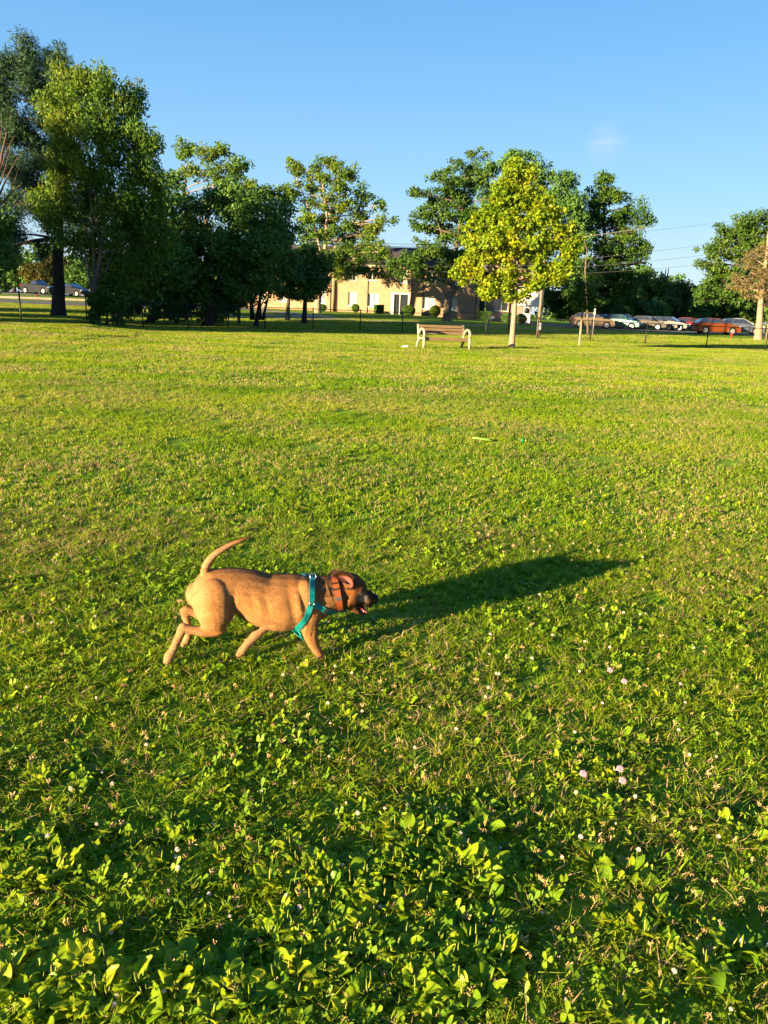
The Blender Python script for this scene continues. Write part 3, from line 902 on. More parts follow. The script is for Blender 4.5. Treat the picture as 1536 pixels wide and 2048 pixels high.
_cc = np.repeat(Cc[_vi] * _rg.uniform(.82, 1.2, (_nh, 1)), 3, 0)
_hc.data.foreach_set('color', np.concatenate([_cc, np.ones((_nh * 3, 1))], 1).astype(np.float32).ravel())
_ho = link('fur', _hm, _fur, dog); _ho['kind'] = 'stuff'
bvh_me = dme.copy(); bvh_me.transform(DI.inverted())
bvh = BVHTree.FromPolygons([v.co[:] for v in bvh_me.vertices], [tuple(p.vertices) for p in bvh_me.polygons])
def dlocal(o):
    o.data.transform(DI); return o
# straps hug the surface
def snap_px(px, py):
    d = ray(px, py).normalized()
    h = bvh.ray_cast(EYE, d)
    return (h[0], h[1]) if h[0] else None
def mirror(p):
    o_ = (p - DOG0).dot(dog_n); return p - dog_n * 2 * o_
def snap(p):
    h = bvh.find_nearest(p); return (h[0], h[1])
def strap(path, width, th, mb, closed=False, up=.003):
    """ribbon along surface points (pos, normal)"""
    P = [p + n * up for p, n in path]
    # resample evenly + smooth
    for _ in range(3):
        P = [P[0]] + [(P[i - 1] + P[i] * 2 + P[i + 1]) / 4 for i in range(1, len(P) - 1)] + [P[-1]]
    vs = []; N = len(P)
    for i, p in enumerate(P):
        t = (P[min(i + 1, N - 1)] - P[max(i - 1, 0)]).normalized()
        if closed and i in (0, N - 1): t = (P[1] - P[-2]).normalized()
        nn = path[i][1]; nn = (nn - t * nn.dot(t)).normalized(); sd = t.cross(nn)
        for a, b in ((-1, 0), (1, 0), (1, 1), (-1, 1)):
            vs.append(p + sd * (a * width / 2) + nn * (b * th))
    fs = []
    for i in range(N - 1):
        for k in range(4):
            a = i * 4 + k; b = i * 4 + (k + 1) % 4
            fs.append((a, b, b + 4, a + 4))
    fs += [(0, 1, 2, 3), tuple(range(len(vs) - 4, len(vs)))]
    mb.add(vs, fs)
def dense(pts, k=8):
    o_ = []
    for (a, b) in zip(pts[:-1], pts[1:]):
        for i in range(k): t = i / k; o_.append((a[0] * (1 - t) + b[0] * t, a[1] * (1 - t) + b[1] * t))
    o_.append(pts[-1]); return o_
def fromc(c, dirs):
    res = []
    for d in dirs:
        h = bvh.ray_cast(c, d)
        if h[0] and h[3] < .19: res.append((h[0], h[1] if h[1].dot(d) > 0 else -h[1]))
    return res
def loop_between(c, a, b, k, flip=False):
    """surface points going from direction a to direction b round centre c (b reached the short way through mid)"""
    da = (a - c).normalized(); db = (b - c).normalized()
    return fromc(c, [(da.slerp(db, i / k) if hasattr(da, 'slerp') else (da * (1 - i / k) + db * (i / k)).normalized()) for i in range(k + 1)])
teal = mat('teal_webbing', (.003, .2, .2), .6, (.002, .14, .14), 120, bump=.3, bscale=500)
tealm = MB()
ringN = snap_px(623, 1207)
cT = dp(622, 1197, 0)      # chest centre
# near side: D ring down to side ring, then down and back under the chest
tops = [s for s in (snap_px(*q) for q in dense([(624, 1156), (623, 1180), (623, 1206)])) if s]
low = [s for s in (snap_px(*q) for q in dense([(622, 1209), (612, 1236), (600, 1251), (590, 1260)])) if s]
front = [s for s in (snap_px(*q) for q in dense([(624, 1207), (640, 1215), (657, 1224)])) if s]
def around(path, c, down=True, fr=False):
    """carry a near-side strap on to the far side by mirroring it and joining through the middle"""
    e = path[-1][0]; me_ = mirror(e)
    mid = []
    k = 14
    for i in range(1, k):
        t = i / k
        p = e * (1 - t) + me_ * t
        bulge = math.sin(math.pi * t) * .09
        dd = Vector((0, 0, -1)) if not fr else (dog_f * .9 + Vector((0, 0, -.5))).normalized()
        q = p + dd * (bulge + .06)
        h = bvh.ray_cast(q, -dd) if False else None
        mid.append(snap(p + dd * bulge))
    far = [snap(mirror(p)) for p, n in reversed(path)]
    return path + mid + far
strap(tops, .0245, .0022, tealm, up=.004)
strap(around(low, cT), .0245, .0022, tealm, up=.003)
strap(around(front, cT, fr=True), .0245, .0022, tealm, up=.003)
# over the withers and down the far side
wth = [s for s in (snap_px(*q) for q in dense([(624, 1156), (616, 1153), (606, 1149), (597, 1146)])) if s]
fars = [snap(mirror(p)) for p, n in tops]
strap(wth + fars[2:], .023, .0022, tealm, up=.004)
harness = dlocal(tealm.build('harness', teal, dog))
steel = mat('steel', (.6, .62, .62), .25, metal=1)
def torus(mb, c, ax, u, R_, r_, n=18, m_=8):
    ax = ax.normalized(); u = (u - ax * u.dot(ax)).normalized(); v = ax.cross(u)
    vs = []; fs = []
    for i in range(n):
        a = 2 * math.pi * i / n; d = u * math.cos(a) + v * math.sin(a)
        for k in range(m_):
            b = 2 * math.pi * k / m_
            vs.append(c + d * (R_ + r_ * math.cos(b)) + ax * (r_ * math.sin(b)))
    for i in range(n):
        for k in range(m_):
            fs.append((i * m_ + k, i * m_ + (k + 1) % m_, ((i + 1) % n) * m_ + (k + 1) % m_, ((i + 1) % n) * m_ + k))
    mb.add(vs, fs)
mb = MB(); torus(mb, dp(626, 1153, -.055), dog_n - Vector((0, 0, .4)), Vector((0, 0, 1)), .013, .0021); dlocal(mb.build('leash_ring', steel, harness, True))
mb = MB(); torus(mb, ringN[0] + ringN[1] * .006, ringN[1], Vector((0, 0, 1)), .0105, .0022); dlocal(mb.build('side_ring', steel, harness, True))
blk = mat('black_plastic', (.012, .012, .013), .35)
def slide(px, py, d, wdt, ln, par, name='slider', mt=None):
    s = snap_px(px, py)
    if not s: return
    p, n_ = s; t = (d - n_ * d.dot(n_)).normalized(); sd = t.cross(n_)
    MM = Matrix((t, sd, n_)).transposed().to_4x4(); MM.translation = p + n_ * .005
    b_ = MB(); b_.box(-ln / 2, ln / 2, -wdt / 2, wdt / 2, -.003, .0035, M=MM)
    return dlocal(b_.build(name, mt or blk, par, bevel=.001))
dirf = (dp(657, 1224) - dp(624, 1207)).normalized()
slide(649, 1220, dirf, .031, .005, harness); slide(652.5, 1222, dirf, .031, .005, harness)
slide(613, 1156, (dp(620, 1165) - dp(612, 1150)), .028, .02, harness, 'buckle')
# collar
orange = mat('orange_webbing', (.2, .045, .012), .6, (.16, .035, .01), 120, bump=.3, bscale=500)
cN = dp(668, 1188, 0)
colp = [s for s in (snap_px(*q) for q in dense([(666, 1148), (672, 1158), (680, 1170), (683.5, 1185), (683, 1202), (679, 1221)], 6)) if s]
cm = MB()
_ta = (dp(680, 1226) - dp(667, 1147)).normalized(); _tb = dog_n
_lp = []
for k in range(72):
    a = 2 * math.pi * k / 72
    d = -_ta * math.cos(a) - _tb * math.sin(a)
    h = bvh.ray_cast(dp(673, 1187), d)
    if h[0]: _lp.append(((h[0] - dp(673, 1187)).length, d))
_rr = [q[0] for q in _lp]
for _ in range(6): _rr = [min(.1, (_rr[i - 1] + 2 * _rr[i] + _rr[(i + 1) % len(_rr)]) / 4) for i in range(len(_rr))]
_lp = [(dp(673, 1187) + d * q, d) for q, (_, d) in zip(_rr, _lp)]
strap(_lp + [_lp[0]], .025, .0024, cm, closed=True, up=.004)
collar = dlocal(cm.build('collar', orange, dog))
def loop_slide(py, wdt, ln, name, mt):
    best = None
    for i, (p, d) in enumerate(_lp):
        if (p - DOG0).dot(dog_n) > -.01: continue
        q = p - EYE; y_ = 1024 - F_PX * q.dot(_U) / q.dot(_F)
        if best is None or abs(y_ - py) < best[0]: best = (abs(y_ - py), i)
    i = best[1]; p, d = _lp[i]; t = (_lp[(i + 1) % len(_lp)][0] - _lp[i - 1][0]).normalized()
    n_ = (d - t * d.dot(t)).normalized(); sd = t.cross(n_)
    MM = Matrix((t, sd, n_)).transposed().to_4x4(); MM.translation = p + n_ * .007
    b_ = MB(); b_.box(-ln / 2, ln / 2, -wdt / 2, wdt / 2, -.004, .003, M=MM)
    return dlocal(b_.build(name, mt, collar, bevel=.001))
loop_slide(1167, .031, .006, 'slider', blk); loop_slide(1178, .031, .006, 'slider', blk)
loop_slide(1172.5, .0262, .018, 'webbing_fold', orange)
loop_slide(1197, .0262, .014, 'patch', mat('grey_webbing', (.06, .06, .065), .6))
loop_slide(1218, .028, .008, 'buckle', blk)
# eye, nose, tongue, teeth
gl = mat('wet_black', (.006, .005, .005), .08, spec=.6)
ey = snap_px(729.5, 1181)
if ey:
    mb = MB(); mb.ellipsoid(ey[0] - ey[1] * .002, (.0062, .0062, .0052), 12, 8); dlocal(mb.build('eye', gl, dog, True))
    mb = MB(); mb.ellipsoid(mirror(ey[0]) + dog_n * -.002, (.0062, .0062, .0052), 12, 8); dlocal(mb.build('eye', gl, dog, True))
nosem = mat('nose_leather', (.008, .007, .007), .3, bump=.3, bscale=300)
mb = MB(); ell(mb, 752, 1194.5, 0, 5.2, 6.0, .0165, 30); ell(mb, 750.5, 1191, 0, 5, 3.4, .017, 20); ell(mb, 753.2, 1197, -.008, 3.2, 4, .008, 30); ell(mb, 753.2, 1197, .008, 3.2, 4, .008, 30)
dlocal(mb.build('nose', nosem, dog, True))
tong = mat('tongue', (.36, .08, .1), .3, (.28, .05, .07), 30)
mb = MB(); loft(mb, [(712, 1209, 0, 4, .02), (722, 1215, 0, 3.6, .02), (729, 1219.5, 0, 3.2, .019), (733, 1224, -.003, 2.6, .017)])
dlocal(mb.build('tongue', tong, dog, True))
mb = MB()
for s in (-1, 1):
    for (px, py, h) in ((727, 1222.5, 4), (724, 1220.5, 2.4), (721, 1218.5, 2.2)):
        c = dp(px, py, s * .015); mb.lathe([(.0028, -.004), (.0024, .002), (.0004, h * PXW * .8)], c, 7)
for j in range(5):
    c = dp(729.5, 1223.5, (j - 2) * .005); mb.lathe([(.0022, -.003), (.0018, .002), (.0006, .005)], c, 6)
dlocal(mb.build('teeth', mat('teeth', (.5, .47, .4), .35), dog, True))
mb = MB(); loft(mb, [(704, 1207, 0, 5, .024), (716, 1212, 0, 5, .022), (725, 1215, 0, 3.6, .018)])
dlocal(mb.build('mouth_lining', mat('mouth_lining', (.05, .01, .012), .4), dog, True))
print('DOG paws z', [round(dp(*q).z, 3) for q in ((336, 1326, -.07), (370, 1291, .06), (480, 1313, -.02), (648, 1322, -.052))], 'PXW', PXW, 'DOG0', DOG0[:])

# ------------------------------------------------------------------ roads and paths
def strip(name, pts, width, m_, label, up=.03, kind='structure', th=0):
    """ground-hugging band along (x, y) points"""
    P = []
    for a, b in zip(pts[:-1], pts[1:]):
        n = max(2, int(math.hypot(b[0] - a[0], b[1] - a[1]) / 1.5))
        P += [(a[0] + (b[0] - a[0]) * i / n, a[1] + (b[1] - a[1]) * i / n) for i in range(n)]
    P.append(pts[-1])
    V = []; fs = []
    k = max(2, int(width / 1.5)) + 1
    for i, p in enumerate(P):
        q = P[min(i + 1, len(P) - 1)]; o_ = P[max(i - 1, 0)]
        dx, dy = q[0] - o_[0], q[1] - o_[1]; l_ = math.hypot(dx, dy); nx, ny = -dy / l_, dx / l_
        for j in range(k):
            s = (j / (k - 1) - .5) * width
            x, y = p[0] + nx * s, p[1] + ny * s
            V.append((x, y, G(x, y) + up))
    for i in range(len(P) - 1):
        for j in range(k - 1):
            a = i * k + j; fs.append((a, a + 1, a + k + 1, a + k))
    me = bpy.data.meshes.new(name); me.from_pydata(V, [], fs)
    o = link(name, me, m_, smooth=True)
    if th:
        sd = o.modifiers.new('s', 'SOLIDIFY'); sd.thickness = th; sd.offset = -1
    return tag(o, label, kind=kind)
asph = mat('asphalt', (.13, .125, .125), .9, (.09, .088, .09), .8, bump=.3, bscale=30)
asph2 = mat('old_asphalt', (.26, .22, .19), .9, (.2, .17, .15), .6, bump=.3, bscale=30)
conc = mat('concrete', (.3, .26, .22), .85, (.24, .2, .17), 1.5)
strip('road', [(-80, 74), (-38, 71), (-24, 73), (-14, 80)], 7.0, asph, 'grey road curving past the left lawn', .05)
strip('kerb', [(-80, 78.0), (-38, 75), (-24.5, 77), (-16, 83)], .5, conc, 'pale kerb along the far edge of the left road', .17, th=.2)
strip('parking_lane', [(-90, 102), (-50, 101), (-26, 102)], 12.0, asph2, 'worn asphalt lane where the pickup stands', .05)
strip('parking_lot', [(12, 84), (80, 81)], 14.0, asph, 'grey asphalt car park at the right', .05)
strip('path', [(-11.5, 66), (-5.5, 67.5), (-9, 71), (-14, 76)], 2.0, conc, 'pale concrete path curving towards the house', .05)
strip('sidewalk', [(-13, 62.0), (4, 66.5), (14, 66)], 1.2, conc, 'thin walk running along the house lawn', .04)

# ------------------------------------------------------------------ house
brick = None
def brick_material(name, c1, c2, mortar):
    mt, t, b = nodes_of(name); n = t.nodes; l = t.links.new
    tc = n.new('ShaderNodeTexCoord'); sp = n.new('ShaderNodeSeparateXYZ'); cb = n.new('ShaderNodeCombineXYZ')
    l(tc.outputs['Object'], sp.inputs[0])
    ad = n.new('ShaderNodeMath'); l(sp.outputs['X'], ad.inputs[0]); l(sp.outputs['Y'], ad.inputs[1])
    l(ad.outputs[0], cb.inputs['X']); l(sp.outputs['Z'], cb.inputs['Y'])
    br = n.new('ShaderNodeTexBrick'); br.inputs['Scale'].default_value = 1
    br.inputs['Brick Width'].default_value = .3; br.inputs['Row Height'].default_value = .1; br.inputs['Mortar Size'].default_value = .012
    br.inputs['Color1'].default_value = (*c1, 1); br.inputs['Color2'].default_value = (*c2, 1); br.inputs['Mortar'].default_value = (*mortar, 1)
    l(cb.outputs[0], br.inputs['Vector'])
    nz = n.new('ShaderNodeTexNoise'); nz.inputs['Scale'].default_value = 1.2; nz.inputs['Detail'].default_value = 6
    l(tc.outputs['Object'], nz.inputs['Vector'])
    m_ = n.new('ShaderNodeMapRange'); m_.inputs['To Min'].default_value = .75; m_.inputs['To Max'].default_value = 1.2; l(nz.outputs['Fac'], m_.inputs['Value'])
    vm = n.new('ShaderNodeVectorMath'); vm.operation = 'SCALE'; l(br.outputs['Color'], vm.inputs[0]); l(m_.outputs[0], vm.inputs['Scale'])
    l(vm.outputs[0], b.inputs['Base Color']); b.inputs['Roughness'].default_value = .9
    bn = n.new('ShaderNodeBump'); bn.inputs['Strength'].default_value = .5; bn.inputs['Distance'].default_value = .02; bn.invert = True
    l(br.outputs['Fac'], bn.inputs['Height']); l(bn.outputs[0], b.inputs['Normal'])
    return mt
brick = brick_material('buff_brick', (.27, .165, .095), (.2, .12, .065), (.25, .18, .12))
shingle = mat('dark_shingles', (.05, .045, .05), .9, (.028, .026, .03), 8, bump=.6, bscale=20)
whitep = mat('white_paint', (.5, .48, .44), .6)
curtain = mat('curtain', (.5, .47, .42), .7, (.3, .29, .28), 3, stretch=(5, 5, .4))
glassd = mat('dark_glass', (.02, .024, .03), .06, spec=.9)
BL = at(560, 616, 86.5); BR_ = at(965, 640, 82.5)
bdir = Vector((BR_.x - BL.x, BR_.y - BL.y, 0)); BLEN = bdir.length; bdir.normalize()
BN = Vector((-bdir.y, bdir.x, 0))
BZ = .88
BO = Vector((BL.x, BL.y, BZ))
house = empty('apartment_house', BO, math.atan2(bdir.y, bdir.x), label='two storey buff brick apartment house with dark shingle roof behind the trees', cat='house')
def bl_(px, py):
    d = ray(px, py); t = (BO - EYE).dot(BN) / d.dot(BN); p = EYE + d * t - BO
    return p.dot(bdir), p.z
EAVE = bl_(804, 533)[1]
XL = bl_(495, 620)[0]; XR = bl_(955, 640)[0]
wins = []
for (a, b, y0, y1, kind) in [(696.5, 712.5, 583, 611, 'c'), (737, 757, 586.5, 613, 'c'), (847, 868, 592, 618, 'c'), (902, 914, 594, 621, 'c'), (640, 652, 579, 607, 'c'), (560, 574, 575, 603, 'c'), (518, 530, 573, 600, 'c'),
                             (737, 752, 541, 560, 'd'), (803, 814, 538, 565, 'c'), (857, 871, 541, 568, 'd'), (902, 915, 543, 570, 'c'), (697, 712, 539, 560, 'd'), (640, 654, 536, 558, 'd'), (560, 574, 532, 555, 'd')]:
    x0, z1 = bl_(a, y0); x1, z0 = bl_(b, y1)
    wins.append((x0, x1, z0, z1, kind))
dx0, dz1 = bl_(782, 585); dx1, _ = bl_(817, 626)
wall = MB()
ops = [(x0, x1, z0, z1) for x0, x1, z0, z1, k in wins] + [(dx0, dx1, -.0, dz1)]
def wall_with(mb, x0, x1, z0, z1, ops, y0, y1):
    xs_ = sorted({x0, x1, *[o_[0] for o_ in ops], *[o_[1] for o_ in ops]})
    for a, b in zip(xs_[:-1], xs_[1:]):
        cur = z0
        for o_ in sorted([o_ for o_ in ops if o_[0] < (a + b) / 2 < o_[1]], key=lambda q: q[2]):
            if o_[2] > cur: mb.box(a, b, y0, y1, cur, o_[2])
            cur = o_[3]
        mb.box(a, b, y0, y1, cur, z1)
DEP = 11
wall_with(wall, XL, XR, -.5, EAVE, ops, 0, .3)
wall.box(XL, XL + .3, .3, DEP, -.5, EAVE); wall.box(XR - .3, XR, .3, DEP, -.5, EAVE); wall.box(XL + .3, XR - .3, DEP - .3, DEP, -.5, EAVE)
wall.build('wall', brick, house)
rf = MB()
RH = 2.2
rf.add([(XL - .6, -.6, EAVE), (XR + .6, -.6, EAVE), (XR + .6, DEP + .6, EAVE), (XL - .6, DEP + .6, EAVE), (XL + 3, DEP * .35, EAVE + RH), (XR - 3, DEP * .35, EAVE + RH), (XR - 3, DEP * .65, EAVE + RH), (XL + 3, DEP * .65, EAVE + RH)],
       [(0, 1, 5, 4), (1, 2, 6, 5), (2, 3, 7, 6), (3, 0, 4, 7), (4, 5, 6, 7)])
roof = rf.build('roof', shingle, house)
MB().box(XL - .62, XR + .62, -.65, -.6, EAVE - .22, EAVE + .02).box(XL - .6, XR + .6, -.6, -.003, EAVE - .2, EAVE - .1).build('fascia', mat('tan_trim', (.42, .3, .2), .7), roof)
for (x0, x1, z0, z1, k) in wins:
    f = MB(); t_ = .07
    f.box(x0, x0 + t_, .08, .2, z0, z1); f.box(x1 - t_, x1, .08, .2, z0, z1); f.box(x0 + t_, x1 - t_, .08, .2, z1 - t_, z1); f.box(x0 - .08, x1 + .08, -.06, .2, z0 - .1, z0)
    f.box((x0 + x1) / 2 - .03, (x0 + x1) / 2 + .03, .1, .18, z0, z1 - t_)
    wf = f.build('window', whitep, house)
    MB().box(x0 + t_, x1 - t_, .19, .21, z0, z1 - t_).build('pane', curtain if k == 'c' else glassd, wf)
    if k == 'c' and z0 < 3:   # arched brick head
        pass
d_ = MB(); d_.box(dx0, dx0 + .35, .02, .25, 0, dz1); d_.box(dx1 - .12, dx1, .02, .25, 0, dz1); d_.box(dx0 + .35, dx1 - .12, .02, .25, dz1 - .15, dz1)
d_.box(dx0 + .95, dx0 + 1.02, .1, .2, 0, dz1 - .15)
door = d_.build('door', whitep, house)
MB().box(dx0 + .35, dx1 - .12, .2, .23, 0, dz1 - .15).build('pane', glassd, door)
for px in (661, 735, 822, 845, 952):
    x, _ = bl_(px, 600)
    MB().tube([(x, -.06, -.1), (x, -.06, EAVE - .25)], .045, 6).build('downspout', mat('downspout', (.06, .045, .035), .6), house)
# low shaded wing and the white gabled porch at the right
wing = empty('brick_wing', at(970, 640, 84), math.atan2(bdir.y, bdir.x), label='shaded low brick wing with one window right of the lit house', cat='building')
wing.location.z = .8
wg = MB(); W0, W1 = 0, 3.9
wall_with(wg, W0, W1, -.5, 5.4, [(.95, 2.35, .95, 2.4)], 0, .3)
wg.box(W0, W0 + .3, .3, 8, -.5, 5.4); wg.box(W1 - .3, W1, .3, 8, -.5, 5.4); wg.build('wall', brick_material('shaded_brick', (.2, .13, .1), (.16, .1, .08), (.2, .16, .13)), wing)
f = MB(); f.box(.95, 1.02, .1, .2, .95, 2.4); f.box(2.28, 2.35, .1, .2, .95, 2.4); f.box(1.61, 1.69, .1, .2, .95, 2.4); f.box(.85, 2.45, -.05, .2, .85, .95)
wf = f.build('window', whitep, wing); MB().box(1.02, 2.28, .19, .21, .95, 2.33).build('pane', glassd, wf)
MB().box(-.4, 4.3, -.5, 8.3, 5.4, 5.75).build('roof', shingle, wing)
porch = empty('white_porch', at(1030, 645, 83), math.atan2(bdir.y, bdir.x), label='building end with big white upper wall over a dark carport', cat='building')
porch.location.z = .7
MB().box(0, 2.75, 0, 5, 1.65, 3.9).build('upper_wall', mat('white_siding', (.6, .56, .5), .6, stretch=(1, 1, 9)), porch)
MB().box(0, 1.55, .5, 4.6, -.4, 1.648).build('lower_wall', mat('grey_render', (.42, .4, .42), .8), porch)
MB().box(2.4, 2.62, .05, .3, -.4, 1.648).build('post', whitep, porch)
MB().add([(-.3, -.3, 3.9), (3.05, -.3, 3.9), (3.05, 5.3, 3.9), (-.3, 5.3, 3.9), (1.4, -.3, 4.9), (1.4, 5.3, 4.9)], [(0, 1, 4), (2, 3, 5), (0, 4, 5, 3), (1, 2, 5, 4), (0, 3, 2, 1)]).build('roof', shingle, porch)
MB().ellipsoid((1.1, .42, 1.15), (.28, .1, .3)).build('vent', blk, porch)

# ------------------------------------------------------------------ foliage builders
def leafcloud(clumps, per, size, seed, asp=1.0, droop=0.0, flat=.75):
    """clumps: (x,y,z,r) ; leaves scattered in each, kite shaped"""
    r = np.random.default_rng(seed)
    C = np.asarray(clumps, float)
    n = (np.maximum(3, (per * (C[:, 3] / C[:, 3].mean()) ** 2 * r.uniform(.6, 1.3, len(C))))).astype(int)
    ci = np.repeat(np.arange(len(C)), n); N = len(ci)
    d = r.normal(0, 1, (N, 3)); d /= np.linalg.norm(d, axis=1)[:, None]
    rad = r.random(N) ** .5
    off = d * rad[:, None] * C[ci, 3][:, None]; off[:, 2] *= flat
    P = C[ci, :3] + off
    nrm = d + r.normal(0, .8, (N, 3)) + np.array([0, 0, .35]); nrm /= np.linalg.norm(nrm, axis=1)[:, None]
    t = np.cross(nrm, r.normal(0, 1, (N, 3))); t[:, 2] -= droop; t /= np.linalg.norm(t, axis=1)[:, None]
    b = np.cross(nrm, t); b /= np.maximum(np.linalg.norm(b, axis=1), 1e-6)[:, None]
    s = size * r.uniform(.6, 1.35, N)
    V = np.stack([P - t * s[:, None] * .5, P + b * (s * .42 * asp)[:, None] + nrm * (s * .06)[:, None], P + t * s[:, None] * .5, P - b * (s * .42 * asp)[:, None] + nrm * (s * .06)[:, None]], 1)
    cr = r.uniform(0, 1, len(C))
    rn = np.clip(.6 * r.random(N) + .4 * cr[ci], 0, 1)
    return npmesh('leaves', V.reshape(-1, 3), np.arange(N * 4).reshape(-1, 4), {'rnd': np.repeat(rn, 4)})
def bez(a, b, c, n=8):
    return [a * (1 - t) ** 2 + b * 2 * t * (1 - t) + c * t * t for t in [i / n for i in range(n + 1)]]
def tree(name, label, base, blobs, trunk=None, tr=.2, leaf='leaf_mid', bark='bark_dark', size=.2, per=60, cr=.55, dens=1.0, group=None, asp=1.0, deep=1.0,
         cat='tree', seed=0, fork=.35, flare=1.5, shell=.45, droop=0.0, stems=None, D=None, limbs=True, world=None, flat=.75, twig=.3):
    """base (px, D) of the trunk foot; blobs (px, py, rx, ry[, dD]) the crown's clumps in the photograph's measure;
    everything gets its own world place at distance D"""
    r = random.Random(seed or hash(label) % 9999 if False else (seed or len(label) * 7 + int(base[0])))
    if world: B = Vector((*world, G(*world))); Dd = B.y
    else: B = gpos(*base); Dd = base[1]
    root = empty(name, B, label=label, cat=cat, group=group)
    BL_ = []
    for q in blobs:
        px, py, rx, ry = q[:4]; dD = q[4] if len(q) > 4 else 0
        if world: c = Vector((px, py, 0)) * 0 + Vector((B.x + px, B.y + dD, B.z + py)); wx, wz = rx, ry
        else:
            c = at(px, py, Dd + dD); k = 1 / pxm(Dd + dD); wx, wz = rx * k, ry * k
        BL_.append((c, wx, wz, (wx + wz) / 2 * deep))
    clumps = []
    for c, wx, wz, wy in BL_:
        n = max(3, int(dens * (wx * wz * wy) ** (2 / 3) / (cr * cr) * 5.6))
        for _ in range(n):
            d = Vector((r.gauss(0, 1), r.gauss(0, 1), r.gauss(0, 1))).normalized()
            q = r.random() ** shell
            k = r.uniform(.55, 1.35) * cr
            clumps.append((c.x + d.x * q * max(.05, wx - k * .25), c.y + d.y * q * max(.05, wy - k * .25), c.z + d.z * q * max(.05, wz - k * .25), k))
    loc = Vector(B)
    me = leafcloud([(x - loc.x, y - loc.y, z - loc.z, k) for x, y, z, k in clumps], per * 1.25, size * .88, abs(int(base[0])) + len(blobs), asp, droop, flat)
    me.name = name + ' crown'
    top = max(BL_, key=lambda q: q[0].z)[0]
    mb = MB()
    # trunk line
    if trunk: T = [B - Vector((0, 0, .3))] + ([B] if True else []) + [at(px, py, Dd) for px, py in trunk]
    else: T = [B - Vector((0, 0, .3)), B, B.lerp(top, .35) , B.lerp(top, .7), top]
    n = len(T)
    rad = [tr * flare, tr * flare * .9] + [tr * (1 - .82 * (i / (n - 2))) for i in range(1, n - 1)]
    # smooth trunk: subdivide
    TT, RR = [T[0]], [rad[0]]
    for i in range(1, n - 1):
        a, b = T[i], T[i + 1]
        for k in range(6):
            t = k / 6
            if i == 1: rr = tr + (rad[1] - tr) * math.exp(-t * 9) - (tr - rad[2]) * t
            else: rr = rad[i] * (1 - t) + rad[i + 1] * t
            w_ = .04 * tr * 3 * (1 if 0 < t else 0)
            TT.append(a.lerp(b, t) + Vector((r.gauss(0, w_ * .4), r.gauss(0, w_ * .4), 0)))
            RR.append(rr)
    TT.append(T[-1]); RR.append(rad[-1])
    mb.tube([p - loc for p in TT], RR, 10)
    if stems:
        for (s0, s1, s2, w_) in stems:
            p0 = at(s0[0], s0[1], Dd); p1 = at(s1[0], s1[1], Dd); p2 = at(s2[0], s2[1], Dd)
            P3 = bez(p0, p1, p2, 8); mb.tube([p - loc for p in P3], [w_ * (1 - .75 * i / 8) for i in range(9)], 7)
    if limbs:
        H = [(p, q) for p, q in zip(TT, RR) if p.z > B.z + fork * (top.z - B.z)] or [(TT[-1], RR[-1])]
        cpos = [Vector(c[:3]) for c in clumps]
        for (c, wx, wz, wy) in BL_:
            cand = [h for h in H if h[0].z < c.z - .15 * (c - h[0]).length] or [H[0]]
            s = min(cand, key=lambda h: (h[0] - c).length)
            mid = s[0].lerp(c, .5) + Vector((0, 0, .12 * (c - s[0]).length))
            P3 = bez(s[0], mid, c, 8); r0 = min(s[1] * .6, .035 * (c - s[0]).length + .03)
            mb.tube([p - loc + Vector((r.gauss(0, .03), r.gauss(0, .03), 0)) * (0 < i < 8) for i, p in enumerate(P3)], [r0 * (1 - .75 * i / 8) for i in range(9)], 6)
            for q in cpos:
                dq = q - c
                if abs(dq.x) <= wx and abs(dq.z) <= wz and abs(dq.y) <= wy and r.random() < twig:
                    st = P3[r.randrange(3, 9)]
                    mb.tube([st - loc, st.lerp(q, .5) + Vector((r.gauss(0, .1), 0, .1)) - loc, q - loc], [r0 * .22, r0 * .14, .008], 3)
    mb.build('trunk', M[bark], root, True)
    link('crown', me, M[leaf], root)
    return root

